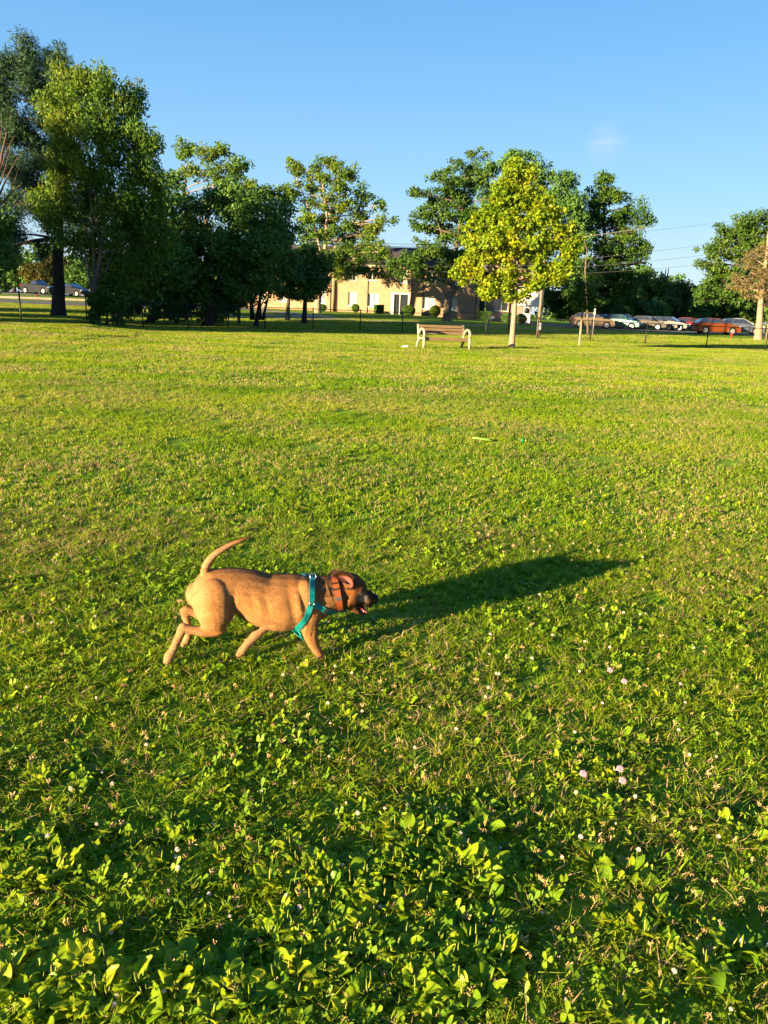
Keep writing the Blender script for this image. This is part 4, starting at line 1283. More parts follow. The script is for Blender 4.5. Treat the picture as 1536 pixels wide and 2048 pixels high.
# --- trees, left to right
tree('pine_tree', 'tall dark pine with long needles, its thick bare trunk behind the left fence', (117, 46),
     [(75, 105, 62, 34), (30, 130, 34, 30), (120, 130, 36, 36, -1), (60, 165, 85, 45), (10, 190, 40, 40), (35, 235, 75, 48), (110, 215, 60, 60, 2), (50, 300, 80, 50, 1), (115, 320, 60, 60, 2), (20, 350, 50, 45), (75, 380, 60, 40, 1.5),
      (35, 470, 44, 20, -1), (85, 500, 40, 16), (150, 430, 60, 60, 3), (60, 428, 40, 22), (15, 500, 26, 24, 1), (110, 540, 30, 14, 1), (20, 408, 40, 24, 2)],
     trunk=[(117, 560), (117, 440), (112, 280), (90, 130)], tr=.42, leaf='needle', size=.36, asp=.16, per=120, cr=.62, dens=.8, deep=.8, fork=.28, flare=1.35, seed=3, flat=.9)
tree('ash_tree', 'big many stemmed ash with drooping yellow green leaves at its sunlit top', (190, 39),
     [(165, 168, 62, 42), (130, 220, 50, 55, -1), (205, 215, 68, 60), (255, 215, 45, 40, .5), (165, 285, 62, 62, -1), (235, 290, 60, 55), (285, 290, 42, 50, -.5), (300, 355, 42, 45), (250, 370, 58, 55, -.5), (310, 425, 42, 48), (120, 330, 44, 55),
      (170, 390, 70, 60, .5), (255, 450, 66, 56), (110, 420, 50, 60, .5), (320, 490, 34, 44), (180, 480, 64, 46, .8), (280, 530, 60, 44, .5), (225, 540, 44, 40, 1.2)],
     trunk=[(192, 575), (197, 540), (205, 480), (212, 400)], tr=.24, leaf='leaf_ash', bark='bark_grey', size=.2, asp=.5, droop=.9, per=82, cr=.5, dens=.85, deep=.9, fork=.25, seed=5, flat=1.1,
     stems=[((188, 600), (178, 540), (160, 455), .12), ((190, 585), (188, 500), (180, 380), .11), ((198, 590), (212, 550), (232, 480), .12), ((175, 540), (150, 470), (110, 400), .07), ((180, 500), (150, 400), (148, 300), .06), ((200, 500), (190, 400), (185, 290), .07)])
tree('shrub', 'leafy green shrub growing through the fence under the big ash', (212, 37.5),
     [(205, 600, 26, 26), (235, 612, 20, 22), (190, 625, 18, 18), (222, 570, 20, 22, 1), (240, 640, 12, 10, -.5)], tr=.05, leaf='leaf_mid', size=.16, per=70, cr=.3, dens=1.2, cat='shrub', fork=.05)
tree('leafy_tree', 'shaded tree with a dark leaning trunk behind the shrub', (232, 43),
     [(290, 470, 60, 70), (330, 400, 40, 60, 2), (280, 560, 55, 45), (340, 540, 50, 60, 1), (240, 520, 40, 40, 1)], trunk=[(238, 580), (248, 530), (270, 480)], tr=.3, leaf='leaf_dark', size=.2, per=55, cr=.6, seed=9)
tree('bare_tree', 'half bare tree with reddish branches at the left edge', (-45, 33),
     [(0, 430, 30, 34), (-20, 480, 45, 50), (10, 510, 26, 34), (-30, 560, 30, 30)], trunk=[(-35, 540), (-20, 440), (0, 330), (14, 262)], tr=.16, leaf='leaf_dark', bark='bark_red', size=.16, per=60, cr=.4, seed=2, fork=.2,
     stems=[((-5, 400), (10, 360), (38, 310), .05), ((-10, 420), (20, 390), (45, 365), .045), ((-5, 380), (0, 320), (30, 270), .04), ((-8, 400), (-5, 330), (5, 240), .04), ((0, 370), (14, 330), (22, 290), .03), ((0, 440), (20, 420), (40, 395), .03), ((10, 400), (25, 380), (36, 340), .025)])
for k, (px, b, lb) in enumerate([(375, [(400, 420, 46, 40), (450, 400, 60, 36), (510, 425, 55, 48), (440, 470, 66, 60), (520, 490, 60, 60), (380, 500, 50, 70), (420, 560, 70, 55), (500, 560, 60, 50), (350, 590, 50, 40), (560, 450, 45, 50, 2), (350, 450, 40, 50), (480, 400, 60, 36), (350, 530, 50, 50), (450, 520, 80, 60)], 'broad dark dense tree filling the middle of the shaded clump'),
                                 (300, [(320, 590, 50, 34), (270, 600, 40, 30), (380, 610, 50, 28), (440, 600, 50, 34), (340, 625, 60, 18), (260, 622, 40, 16), (420, 628, 50, 14)], 'low dark undergrowth tree between the shrub and the dense tree')]):
    tree('dense_tree', lb, (px + 40 * (1 - k), 47 + k), b, tr=.3, leaf='leaf_dark', size=.18, per=100, cr=.68, dens=.9, seed=20 + k, fork=.1)
tree('locust_tree', 'tall airy tree with pinkish trunk rising behind the dense dark tree', (372, 74),
     [(375, 300, 34, 24), (430, 310, 46, 26), (475, 335, 34, 26), (390, 345, 34, 22), (450, 360, 50, 30), (365, 400, 26, 22), (500, 370, 34, 24), (380, 450, 30, 26), (540, 385, 40, 30, 1)],
     trunk=[(371, 500), (369, 400), (372, 330)], tr=.25, leaf='leaf_ash', bark='bark_pale', size=.23, per=46, cr=.6, dens=.6, seed=31, fork=.3, shell=.6,
     stems=[((400, 480), (430, 400), (428, 340), .2)])
tree('multi_stem_tree', 'dark tree on a cluster of thin leaning stems by the fence', (512, 49.5),
     [(520, 500, 50, 34), (480, 540, 46, 34), (540, 545, 46, 30), (565, 510, 40, 36, .5), (500, 575, 36, 18), (560, 480, 30, 26), (535, 565, 36, 22), (478, 595, 36, 26), (450, 610, 36, 26)], trunk=[(520, 600), (527, 570), (530, 530)], tr=.14, leaf='leaf_dark', size=.2, per=65, cr=.5, dens=1.0, seed=41, fork=.5,
     stems=[((505, 640), (502, 600), (500, 560), .17), ((520, 640), (520, 600), (522, 570), .1), ((525, 640), (535, 600), (545, 560), .1), ((518, 620), (527, 600), (540, 580), .05)])
tree('round_tree', 'small round dark tree with a short black trunk left of the lit house', (608, 57),
     [(610, 540, 46, 34), (640, 545, 28, 30), (590, 565, 36, 26), (630, 575, 30, 18), (615, 510, 34, 24), (655, 530, 12, 22), (580, 540, 36, 34), (572, 580, 28, 22), (605, 588, 36, 14), (648, 566, 12, 16)], tr=.2, leaf='leaf_dark', size=.2, per=75, cr=.5, dens=1.1, seed=43, fork=.3)
tree('ivy_snag', 'old broken stem wrapped in leaves between the two dark trees', (575, 60),
     [(580, 470, 22, 30), (560, 500, 20, 24)], trunk=[(578, 560), (580, 500), (590, 462)], tr=.16, leaf='leaf_mid', bark='bark_grey', size=.22, per=30, cr=.5, dens=.5, seed=45)
tree('locust_tree', 'tall spreading locust in front of the left half of the lit house', (634, 76),
     [(655, 322, 34, 20), (600, 340, 30, 18), (640, 355, 40, 22), (690, 350, 36, 24), (720, 390, 34, 26), (590, 385, 30, 24), (640, 405, 44, 24), (690, 415, 34, 26), (765, 415, 20, 16), (755, 450, 34, 22), (700, 455, 40, 22), (610, 440, 36, 26), (650, 470, 40, 22),
      (745, 490, 40, 16, -1), (690, 500, 44, 20, -1), (680, 540, 34, 20, -2), (708, 548, 30, 14, -2), (752, 545, 28, 15, -2), (782, 528, 22, 16, -2), (655, 515, 26, 20), (730, 540, 26, 14, -2), (580, 320, 16, 10), (570, 400, 24, 30), (787, 440, 10, 10), (625, 375, 30, 20, 1.5), (675, 380, 30, 24, -1.5), (665, 440, 40, 24, 1.5), (620, 470, 34, 26, 1), (670, 520, 34, 22, -2), (700, 530, 30, 20, -1), (735, 515, 34, 18, -2), (770, 505, 26, 16, -2), (720, 430, 26, 26, 1), (700, 480, 40, 20, 1), (740, 470, 26, 24), (625, 505, 30, 24, 1)],
     trunk=[(638, 580), (650, 500), (654, 430), (645, 370)], tr=.33, leaf='leaf_ash', bark='bark_pale', size=.23, per=46, cr=.58, dens=.52, seed=51, fork=.25, shell=.65,
     stems=[((645, 540), (640, 460), (590, 350), .16), ((652, 520), (690, 470), (720, 420), .14), ((650, 530), (700, 500), (745, 495), .1)])
tree('locust_tree', 'forked locust with low limbs across the right half of the lit house', (893, 72),
     [(930, 330, 34, 18), (880, 350, 34, 18), (850, 385, 30, 18), (900, 385, 40, 24), (960, 360, 44, 30), (840, 455, 26, 16), (880, 430, 42, 20), (930, 430, 40, 30), (900, 470, 44, 20), (850, 490, 34, 16), (875, 510, 36, 14, -1), (815, 520, 34, 16, -2), (835, 535, 26, 16, -2), (872, 505, 40, 22, -1), (912, 515, 30, 22, -1),
      (800, 545, 22, 14, -2), (835, 550, 18, 10, -2), (850, 556, 20, 9, -1), (930, 520, 36, 26), (990, 400, 30, 40), (828, 390, 14, 10), (960, 310, 34, 14, 1), (870, 410, 34, 20, 1.5), (905, 360, 34, 20, -1.5), (880, 455, 40, 22, 1.5), (845, 430, 26, 20), (920, 395, 40, 40, 1.5), (940, 470, 40, 36, 1.5), (790, 525, 26, 16, -2), (830, 515, 34, 18, -2), (880, 530, 30, 18, -1), (900, 545, 26, 20, -1)],
     trunk=[(897, 600), (903, 585), (912, 500), (925, 420), (930, 370)], tr=.4, leaf='leaf_mid', bark='bark_grey', size=.22, per=48, cr=.56, dens=.5, seed=53, fork=.22, shell=.65,
     stems=[((899, 600), (885, 580), (850, 555), .18), ((903, 590), (925, 560), (960, 500), .2), ((905, 560), (890, 480), (870, 430), .14), ((850, 557), (835, 550), (812, 520), .07)])
tree('oak_tree', 'large dark oak standing behind the yellow green maple', (1040, 92),
     [(1030, 318, 40, 20), (990, 330, 34, 20), (1090, 345, 34, 20), (1130, 365, 32, 24), (1060, 370, 60, 40), (1120, 420, 50, 50), (1000, 420, 50, 60), (1060, 480, 80, 60), (1150, 480, 40, 60), (1100, 560, 60, 50), (1150, 420, 20, 30), (1010, 540, 50, 50), (950, 350, 30, 24), (1060, 330, 40, 20), (960, 420, 40, 50), (1130, 400, 40, 30), (1160, 550, 50, 50)],
     tr=.5, leaf='leaf_dark', size=.28, per=75, cr=.85, dens=.6, seed=57, fork=.2)
tree('tall_tree', 'tall dark tree with thin sunlit top leaves rising over the car park', (1215, 95),
     [(1215, 360, 24, 24), (1240, 395, 34, 22), (1195, 410, 36, 34), (1280, 430, 26, 20), (1230, 440, 44, 30), (1180, 460, 40, 40), (1250, 480, 44, 30), (1210, 510, 60, 44), (1285, 500, 26, 20), (1290, 525, 18, 12), (1240, 550, 50, 44), (1180, 570, 60, 50), (1230, 600, 60, 40), (1120, 600, 50, 40), (1160, 620, 60, 24), (1210, 385, 36, 24), (1260, 415, 34, 24), (1205, 350, 12, 14), (1255, 455, 40, 30), (1180, 430, 30, 40), (1240, 500, 60, 34), (1200, 555, 70, 40), (1262, 560, 40, 30), (1300, 440, 14, 14)],
     tr=.45, leaf='leaf_mid', size=.27, per=60, cr=.72, dens=.46, seed=59, fork=.2, shell=.6)
tree('maple_tree', 'bright yellow green maple on a pale trunk beside the bench', (1023, 35),
     [(1040, 352, 34, 30), (1008, 388, 34, 34), (1066, 392, 36, 30), (1030, 420, 66, 44), (976, 442, 36, 36), (1098, 432, 34, 32), (950, 490, 40, 36), (1010, 490, 66, 44, -.3), (1090, 480, 54, 42), (1140, 500, 26, 18), (945, 535, 36, 26), (1000, 555, 56, 34), (1070, 545, 56, 36), (1125, 540, 34, 26),
      (1030, 330, 14, 12), (1062, 345, 16, 12), (940, 450, 12, 10), (1140, 455, 14, 12), (925, 520, 14, 10), (915, 545, 10, 8), (1160, 478, 10, 6), (975, 585, 34, 16), (1020, 590, 40, 16), (1062, 572, 34, 14), (1150, 487, 14, 8), (928, 560, 18, 12), (1020, 370, 20, 40)],
     trunk=[(1030, 610), (1034, 520), (1038, 380)], tr=.14, leaf='leaf_maple', bark='bark_pale', size=.14, per=62, cr=.34, dens=.78, deep=.9, seed=61, fork=.26, flare=1.25, asp=1.1, shell=.5, flat=.8)
tree('young_tree', 'slim young tree with thin blue green crown right of the maple', (1159, 40.5),
     [(1165, 575, 26, 16), (1150, 597, 30, 14), (1185, 595, 26, 14), (1170, 612, 34, 10), (1205, 600, 20, 12), (1135, 585, 16, 9)], trunk=[(1163, 640), (1166, 610), (1169, 560)], tr=.065, leaf='leaf_mid', bark='bark_pale', size=.13, per=55, cr=.36, dens=.8, seed=63, fork=.55, flare=1.1)
tree('dead_stem', 'thin bare dead stem standing behind the young tree', (1176, 60),
     [(1172, 560, 8, 8)], trunk=[(1174, 600), (1170, 540), (1174, 500), (1168, 478)], tr=.09, leaf='leaf_mid', bark='bark_grey', size=.2, per=8, cr=.3, dens=.2, seed=65,
     stems=[((1170, 540), (1180, 525), (1190, 505), .03), ((1171, 530), (1165, 515), (1160, 505), .02)])
far_g = 'far trees behind the car park'
for k, (px, D_, b, lf, lb) in enumerate([
    (1290, 118, [(1300, 570, 40, 30), (1280, 600, 44, 40), (1320, 600, 40, 40)], 'leaf_far', 'far green tree first right of the tall dark tree'),
    (1345, 125, [(1340, 590, 34, 26), (1350, 620, 44, 30), (1325, 575, 20, 18)], 'leaf_far', 'far tree under the dead grey snag'),
    (1378, 120, [(1362, 575, 24, 18), (1385, 590, 30, 24), (1375, 620, 44, 30)], 'leaf_far', 'far yellowish tree right of the dead snag'),
    (1430, 112, [(1425, 580, 40, 30), (1420, 615, 46, 34), (1460, 610, 40, 36)], 'leaf_dark', 'far dark tree behind the orange crossover'),
    (1260, 110, [(1250, 600, 40, 40), (1235, 620, 44, 30), (1290, 625, 44, 24)], 'leaf_dark', 'far shaded tree above the parked sedans'),
    (1500, 108, [(1490, 600, 40, 40), (1530, 590, 40, 50), (1490, 630, 46, 24)], 'leaf_mid', 'far green tree behind the brown conifer')]):
    tree('far_tree', lb, (px, D_), b, tr=.3, leaf=lf, size=.42, per=60, cr=1.15, dens=1.1, seed=70 + k, fork=.1, group=far_g)
tree('snag', 'bare grey dead snag sticking up from the far trees', (1331, 118), [(1331, 590, 10, 8)], trunk=[(1330, 600), (1329, 560), (1332, 538)], tr=.3, leaf='leaf_far', bark='bark_grey', size=.4, per=10, cr=.5, dens=.3, seed=79,
     stems=[((1330, 570), (1322, 555), (1324, 540), .15), ((1330, 562), (1338, 548), (1337, 535), .14)])
tree('locust_tree', 'wide locust overhanging the right edge of the car park', (1545, 80),
     [(1500, 440, 40, 16), (1460, 470, 40, 22), (1530, 465, 44, 30), (1420, 500, 34, 18), (1480, 510, 44, 24), (1400, 525, 22, 12), (1440, 540, 40, 18), (1540, 520, 40, 40), (1500, 550, 40, 24), (1420, 562, 26, 12), (1450, 580, 34, 20), (1560, 430, 40, 30), (1435, 460, 22, 12), (1490, 480, 50, 30), (1440, 505, 40, 24), (1520, 500, 50, 36), (1460, 555, 50, 26), (1420, 535, 34, 16), (1500, 450, 50, 24), (1470, 600, 50, 26), (1410, 590, 40, 24)],
     tr=.4, leaf='leaf_mid', size=.24, per=55, cr=.62, dens=.5, seed=81, fork=.2, shell=.6)
tree('brown_conifer', 'dying brown conifer at the right edge with a lit trunk', (1516, 66),
     [(1520, 510, 30, 14), (1490, 530, 34, 12), (1530, 540, 34, 16), (1475, 560, 30, 10), (1520, 570, 40, 14), (1480, 582, 24, 8), (1540, 590, 30, 14), (1550, 500, 34, 26), (1500, 545, 40, 14), (1470, 572, 20, 8), (1510, 592, 40, 8), (1550, 560, 40, 20), (1500, 515, 20, 12)], trunk=[(1522, 600), (1532, 520), (1540, 440)], tr=.3, leaf='leaf_brown', bark='bark_pale', size=.26, asp=.3, per=38, cr=.5, dens=.55, seed=83, fork=.35)
bg_g = 'dark trees beyond the left road'
for k, (px, D_, b, lf, lb) in enumerate([
    (30, 128, [(25, 530, 40, 24), (40, 555, 50, 22), (0, 560, 40, 24)], 'leaf_dark', 'dark far tree above the empty road at the left edge'),
    (110, 125, [(70, 545, 34, 20), (120, 535, 46, 30), (100, 565, 50, 16)], 'leaf_olive', 'olive far tree right above the black pickup'),
    (175, 122, [(170, 540, 40, 30), (150, 560, 44, 20), (200, 555, 40, 30)], 'leaf_dark', 'dark far tree above the black hatchback'),
    (250, 118, [(250, 570, 34, 26), (280, 560, 40, 34), (230, 590, 30, 14)], 'leaf_far', 'lit green far tree seen behind the shrub'),
    (-40, 120, [(-40, 540, 50, 44), (-70, 520, 50, 50)], 'leaf_dark', 'dark far tree outside the road bend')][:4]):
    tree('far_tree', lb, (px, D_), b, tr=.3, leaf=lf, size=.42, per=60, cr=1.15, dens=1.1, seed=90 + k, fork=.1, group=bg_g)
# trees standing left of the view; their long shadows cross the lawn
for k, (x, y, h, wd) in enumerate([(-32.4, 22.6, 13, 4.8), (-41, 26, 14, 5.2), (-30.5, 33, 12, 4.0), (-46, 36, 15, 6)]):
    tree('park_tree', ['roadside tree nearest the field, outside the left edge of the view', 'taller tree behind the nearest one outside the left edge', 'tree next to the fence corner outside the left edge', 'tallest tree farthest out beyond the left edge'][k],
         (k + 1, y), [(0, h * .62, wd * .7, h * .22), (-wd * .4, h * .45, wd * .6, h * .25), (wd * .4, h * .42, wd * .6, h * .25), (0, h * .85, wd * .5, h * .14), (0, h * .2, wd * .8, h * .16, .5), (-wd * .3, h * .2, wd * .5, h * .18), (wd * .3, h * .2, wd * .5, h * .18)],
         world=(x, y), tr=.3, leaf='leaf_mid', size=.3, per=50, cr=.9, dens=1.2, seed=110 + k, fork=.1)

wr = random.Random(5); wc = []
for k in range(1500):
    px = wr.uniform(-250, 1800); D_ = wr.uniform(150, 175); c = at(px, 600, D_)
    top = (9 + 2.5 * math.sin(px * .021) + 1.5 * math.sin(px * .07 + 1)) * (.75 if 300 < px < 1250 else 1) * (.8 if px < 200 else 1)
    wc.append((c.x, c.y, G(c.x, c.y) + wr.uniform(0, 1) ** .8 * top, wr.uniform(.9, 1.9)))
tag(link('distant_woods', leafcloud(wc, 60, .6, 999), M['leaf_dark']), 'unbroken belt of dark woods far behind everything', kind='stuff')

# ------------------------------------------------------------------ clipped bushes by the house
for k, (px, py, hw, hh, Yo, box_, lf, lb) in enumerate([
    (711, 616, 6.5, 7, 0, 0, 'leaf_mid', 'small round green bush under the second ground floor window'), (758, 619, 9.5, 9, 0, 1, 'leaf_dark', 'dark box clipped bush left of the glass entrance'),
    (817, 621, 13, 9.5, 0, 0, 'leaf_mid', 'wide oval green bush right of the glass entrance'), (870, 622, 10, 10, 0, 0, 'leaf_ash', 'yellow green rounded bush next to the forked locust'),
    (645, 615, 7, 6, 0, 0, 'leaf_mid', 'low bush behind the lit tree trunk at the house left'), (968, 632, 14, 9, 0, 1, 'leaf_dark', 'black looking hedge block left of the shaded window'),
    (1018, 636, 15, 9, 0, 0, 'leaf_dark', 'dark oval bush behind the maple trunk'), (1042, 638, 11, 9, 0, 0, 'leaf_dark', 'dark bush under the white wall')]):
    Dh = 81.5 if px < 900 else 79.5
    c = at(px, py, Dh); k_ = 1 / pxm(Dh); wx, wz = hw * k_, hh * k_
    root = empty('clipped_bush', Vector((c.x, c.y, G(c.x, c.y))), label=lb, cat='bush', group='clipped bushes by the house')
    rr = np.random.default_rng(300 + k); N = 1500
    d = rr.normal(0, 1, (N, 3)); d /= np.linalg.norm(d, axis=1)[:, None]
    if box_: d = d / np.max(np.abs(d), axis=1)[:, None] * .9
    d = d * rr.uniform(.88, 1.04, N)[:, None]
    cl = [(x * wx, y * wx * .8, c.z - root.location.z + z * wz, .09) for x, y, z in d]
    link('foliage', leafcloud(cl, 5, .12, 300 + k), M[lf], root)
    mb = MB()
    for q in range(5): mb.tube([(0, 0, -.1), (rr.normal() * .1, rr.normal() * .1, c.z - root.location.z - wz * .5), (rr.normal() * wx * .4, rr.normal() * wx * .3, c.z - root.location.z)], [.03, .02, .01], 5)
    mb.build('stem', M['bark_dark'], root)

# ------------------------------------------------------------------ chain link fence
fence_mat = mat('fence_black', (.012, .012, .012), .45)
FP = [(-120, 28), (43, 32.6), (174, 37.6), (286, 40.2), (377, 42.6), (457, 44.6), (530, 46.6), (626, 48.6), (720, 49), (804, 49), (888, 49), (971, 49), (1074, 49.0), (1180, 48.6), (1290, 48.2), (1412, 46.6), (1530, 45), (1660, 44)]
fence = empty('chain_link_fence', gpos(*FP[1]), label='black chain link fence running across the whole back of the lawn', cat='fence')
FL = fence.location.copy()
GP = [gpos(*q) for q in FP]
FH = 1.26
for p in GP:
    q = p - FL
    mb = MB(); mb.tube([q - Vector((0, 0, .3)), q + Vector((0, 0, FH + .02))], .034, 8); mb.lathe([(.04, FH + .02), (.042, FH + .05), (.02, FH + .09), (.004, FH + .1)], q, 8)
    mb.build('post', fence_mat, fence, True)
mb = MB(); mb.tube([p - FL + Vector((0, 0, FH)) for p in GP], .024, 6); mb.build('top_rail', fence_mat, fence)
mb = MB(); mb.tube([p - FL + Vector((0, 0, .06)) for p in GP], .006, 4); mb.build('bottom_wire', fence_mat, fence)
for a, b in zip(GP[:-1], GP[1:]):
    Ln = (b - a).length; d = (b - a) / Ln; V = []; Fq = []
    step = .11
    nrm = Vector((-d.y, d.x, 0)).normalized() * .003
    def wire(p, q):
        u = (q - p).normalized(); s = u.cross(nrm).normalized() * .0026
        n0 = len(V)
        for w_ in (p, q):
            V.extend([w_ + s, w_ - s * .5 + nrm, w_ - s * .5 - nrm])
        Fq.extend([(n0, n0 + 1, n0 + 4, n0 + 3), (n0 + 1, n0 + 2, n0 + 5, n0 + 4), (n0 + 2, n0, n0 + 3, n0 + 5)])
    x = -FH
    while x < Ln:
        for sg in (0, 1):
            x0, x1 = x, x + FH; t0 = max(0, -x) / FH; t1 = min(1, (Ln - x) / FH)
            if t1 <= t0: continue
            def pt(t):
                xx = x + FH * t; zz = t if sg == 0 else 1 - t
                return a + d * xx - FL + Vector((0, 0, .03 + zz * (FH - .04)))
            wire(pt(t0), pt(t1))
        x += step
    me = bpy.data.meshes.new('wire'); me.from_pydata([v[:] for v in V], [], Fq)
    link('chain_link_mesh', me, fence_mat, fence)

# ------------------------------------------------------------------ poles and overhead lines
wood = mat('pole_wood', (.2, .14, .1), .85, (.13, .09, .06), 4, bump=.4, bscale=20, stretch=(4, 4, .4))
def pole(px, D_, h, lb, r0=.105, arm=True, lean=0.0):
    b = gpos(px, D_); t = empty('utility_pole', b, label=lb, cat='pole', group='wooden utility poles')
    mb = MB(); mb.tube([(0, 0, -.3), (lean * h * .5, 0, h * .5), (lean * h, 0, h)], [r0, r0 * .85, r0 * .7], 12); mb.build('shaft', wood, t, True)
    if arm:
        MB().box(-.9, .9, -r0 - .1, -r0 + .02, h - .6, h - .48).build('crossarm', wood, t)
        for s in (-.8, -.3, .3, .8): MB().lathe([(.03, h - .48), (.05, h - .42), (.03, h - .36), (.01, h - .33)], (s, -r0 - .04, 0), 8).build('insulator', mat('porcelain', (.5, .5, .5), .3), t)
    return b, t
pb, pt_ = pole(1075, 51, 6.7, 'wooden utility pole right of the maple trunk, meter box low on it')
MB().box(-.12, .12, -.26, -.12, .5, .95).build('meter_box', mat('grey_metal', (.45, .45, .46), .4, metal=.6), pt_)
pole(1016, 56, 6.8, 'thin pole hidden closely behind the maple trunk', .08, False)
pole(1532, 66, 11, 'lit tan utility pole at the right edge beside the brown conifer')
pole(478, 51.5, 7.5, 'utility pole hidden among the dark trees where the lines end')
wire_m = mat('wire', (.16, .15, .14), .6)
def line3(pa, pb_, sag, rad, lb):
    P = [pa.lerp(pb_, i / 24) - Vector((0, 0, sag * 4 * (i / 24) * (1 - i / 24))) for i in range(25)]
    c = P[0]; mb = MB(); mb.tube([p - c for p in P], rad * .6, 5)
    o = mb.build('overhead_wire', wire_m); o.location = c
    tag(o, lb, 'wire', 'overhead wires')
DL = 51.0
for (A_, B_, s_, rad, lb) in [
    ((495, 466), (1090, 480), .45, .02, 'highest wire left of the maple, crossing the dark trees'), ((495, 470), (1090, 484), .5, .028, 'thick twin wire just under the highest one left of the maple'),
    ((560, 531), (1090, 530), .06, .016, 'wire crossing the house at the eaves'), ((560, 546), (1090, 540), .05, .012, 'thin wire crossing the upper house wall'), ((560, 553), (1090, 560), .05, .014, 'lowest wire crossing the house wall'),
    ((1090, 478), (1620, 418), .25, .016, 'highest wire right of the maple, rising to the right'), ((1090, 483), (1310, 452), .05, .03, 'thick bundled wire with white spacers right of the maple'),
    ((1090, 524), (1620, 452), .3, .018, 'second wire down in the right sky'), ((1090, 538), (1620, 478), .3, .018, 'third wire down in the right sky'), ((1090, 550), (1620, 500), .3, .018, 'lowest wire in the right sky')]:
    dA = DL if A_[0] > 400 else DL; dB = 64 if B_[0] > 1400 else DL
    line3(at(*A_, dA), at(*B_, dB), s_, rad, lb)

# ------------------------------------------------------------------ bench
slat = mat('bench_slat', (.2, .135, .07), .6, (.14, .09, .048), 6, bump=.3, bscale=60, stretch=(.4, 6, 6))
cast = mat('bench_cast', (.3, .235, .18), .6, (.24, .19, .14), 8)
bp = gpos(886, 31.6); BW = 1.72
bench = empty('park_bench', bp, R(20), label='brown slatted park bench with cream end frames beside the maple', cat='bench')
bench.scale = (1.13, 1.1, 1.06)
b_ = MB()      # local: x along, y away (back side +), z up
def slatbox(y0, z0, y1, z1, t=.035):
    """a plank between two (y,z) points, edge to edge"""
    a = Vector((0, y0, z0)); b = Vector((0, y1, z1)); d = (b - a).normalized(); n = Vector((0, -d.z, d.y)) * t
    vs = [Vector((s * BW / 2, p.y, p.z)) + q for s in (-1, 1) for p, q in ((a, Vector()), (b, Vector()), (b, n), (a, n))]
    return vs, [(0, 1, 2, 3), (4, 7, 6, 5), (0, 4, 5, 1), (1, 5, 6, 2), (2, 6, 7, 3), (3, 7, 4, 0)]
for i in range(3):
    z0 = .52 + i * .122; s = MB(); s.add(*slatbox(.2 + i * .03, z0, .228 + i * .03, z0 + .1)); s.build('back_slat', slat, bench, bevel=.006)
for i in range(4):
    y0 = -.26 + i * .118; z0 = .43 - i * .012; s = MB(); s.add(*slatbox(y0, z0, y0 + .1, z0 - .01, -.035)); s.build('seat_slat', slat, bench, bevel=.006)
MB().add(*slatbox(-.275, .3, -.275, .42)).build('front_rail', slat, bench, bevel=.006)
for s in (-1, 1):
    x = s * (BW / 2 + .035); f = MB()
    def bar(pts, w_=.036):
        f.tube([Vector((x, y, z)) for y, z in pts], w_, 10)
    arm = bez(Vector((0, .17, .52)), Vector((0, .04, .80)), Vector((0, -.24, .70)), 6)
    arm2 = bez(Vector((0, -.24, .70)), Vector((0, -.36, .66)), Vector((0, -.33, .42)), 5)
    bar([(p.y, p.z) for p in arm] + [(p.y, p.z) for p in arm2[1:]], .05)
    bar([(-.33, .42), (-.345, .25), (-.35, .0)], .052)
    bar([(.34, .0), (.29, .16), (.2, .3), (.2, .42), (.24, .6), (.32, .88)], .048)
    lg = bez(Vector((0, .34, 0)), Vector((0, .22, .36)), Vector((0, -.05, .38)), 6); bar([(p.y, p.z) for p in lg], .034)
    bar([(-.33, .39), (-.05, .385), (.2, .37)], .03)
    f.build('end_frame', cast, bench, True)
wb = groundhit(811, 695)
bowl = empty('water_bowl', wb, label='shallow pale metal bowl on the grass left of the bench', cat='bowl')
MB().lathe([(.13, 0), (.15, .01), (.125, .075), (.115, .075), (.1, .02), (.005, .018)], n=24).build('bowl_shell', mat('pale_metal', (.7, .72, .74), .3, metal=.3), bowl, True)
tg = groundhit(964, 886)
st = empty('throwing_stick', tg, R(-8), label='pale green curved plastic stick lying in the mid lawn', cat='dog toy')
MB().tube([(-.12, .0, .055), (-.03, 0, .052), (.06, 0, .045), (.12, -.004, .035)], [.011, .012, .01, .006], 10).build('handle', mat('lime_plastic', (.14, .3, .05), .6), st, True)
tb = groundhit(1045, 889)
toy = empty('green_toy', tb, label='tiny bright green toy with a yellow tip right of the green stick', cat='dog toy')
MB().ellipsoid((0, 0, .05), (.028, .022, .024)).build('ball', mat('green_rubber', (.01, .12, .03), .6), toy, True)
MB().ellipsoid((.032, 0, .048), (.014, .01, .01)).build('tip', mat('yellow_rubber', (.7, .65, .05), .4), toy, True)

# ------------------------------------------------------------------ stop sign, mailbox, hydrants
sp_ = gpos(1186, 60)
sg = empty('stop_sign', sp_, R(114), label='stop sign turned edge on beside the young tree and the tan crossover', cat='sign')
MB().tube([(0, .03, -.3), (.05, .03, 1.5), (.1, .03, 3.1)], .035, 8).build('post', mat('galvanised', (.25, .25, .25), .5, metal=.2), sg)
oc = [(.1 + .39 * math.cos(R(22.5 + 45 * i)), 2.75 + .39 * math.sin(R(22.5 + 45 * i))) for i in range(8)]
oi = [(.1 + .35 * math.cos(R(22.5 + 45 * i)), 2.75 + .35 * math.sin(R(22.5 + 45 * i))) for i in range(8)]
MB().prism(oc, -.012, -.008).build('sign_border', whitep, sg)
face = MB().prism(oi, -.016, -.0125).build('sign_face', mat('sign_red', (.5, .03, .03), .4), sg)
MB().prism(oc, -.0075, -.003).build('sign_back', mat('sign_back', (.3, .24, .2), .5), sg)
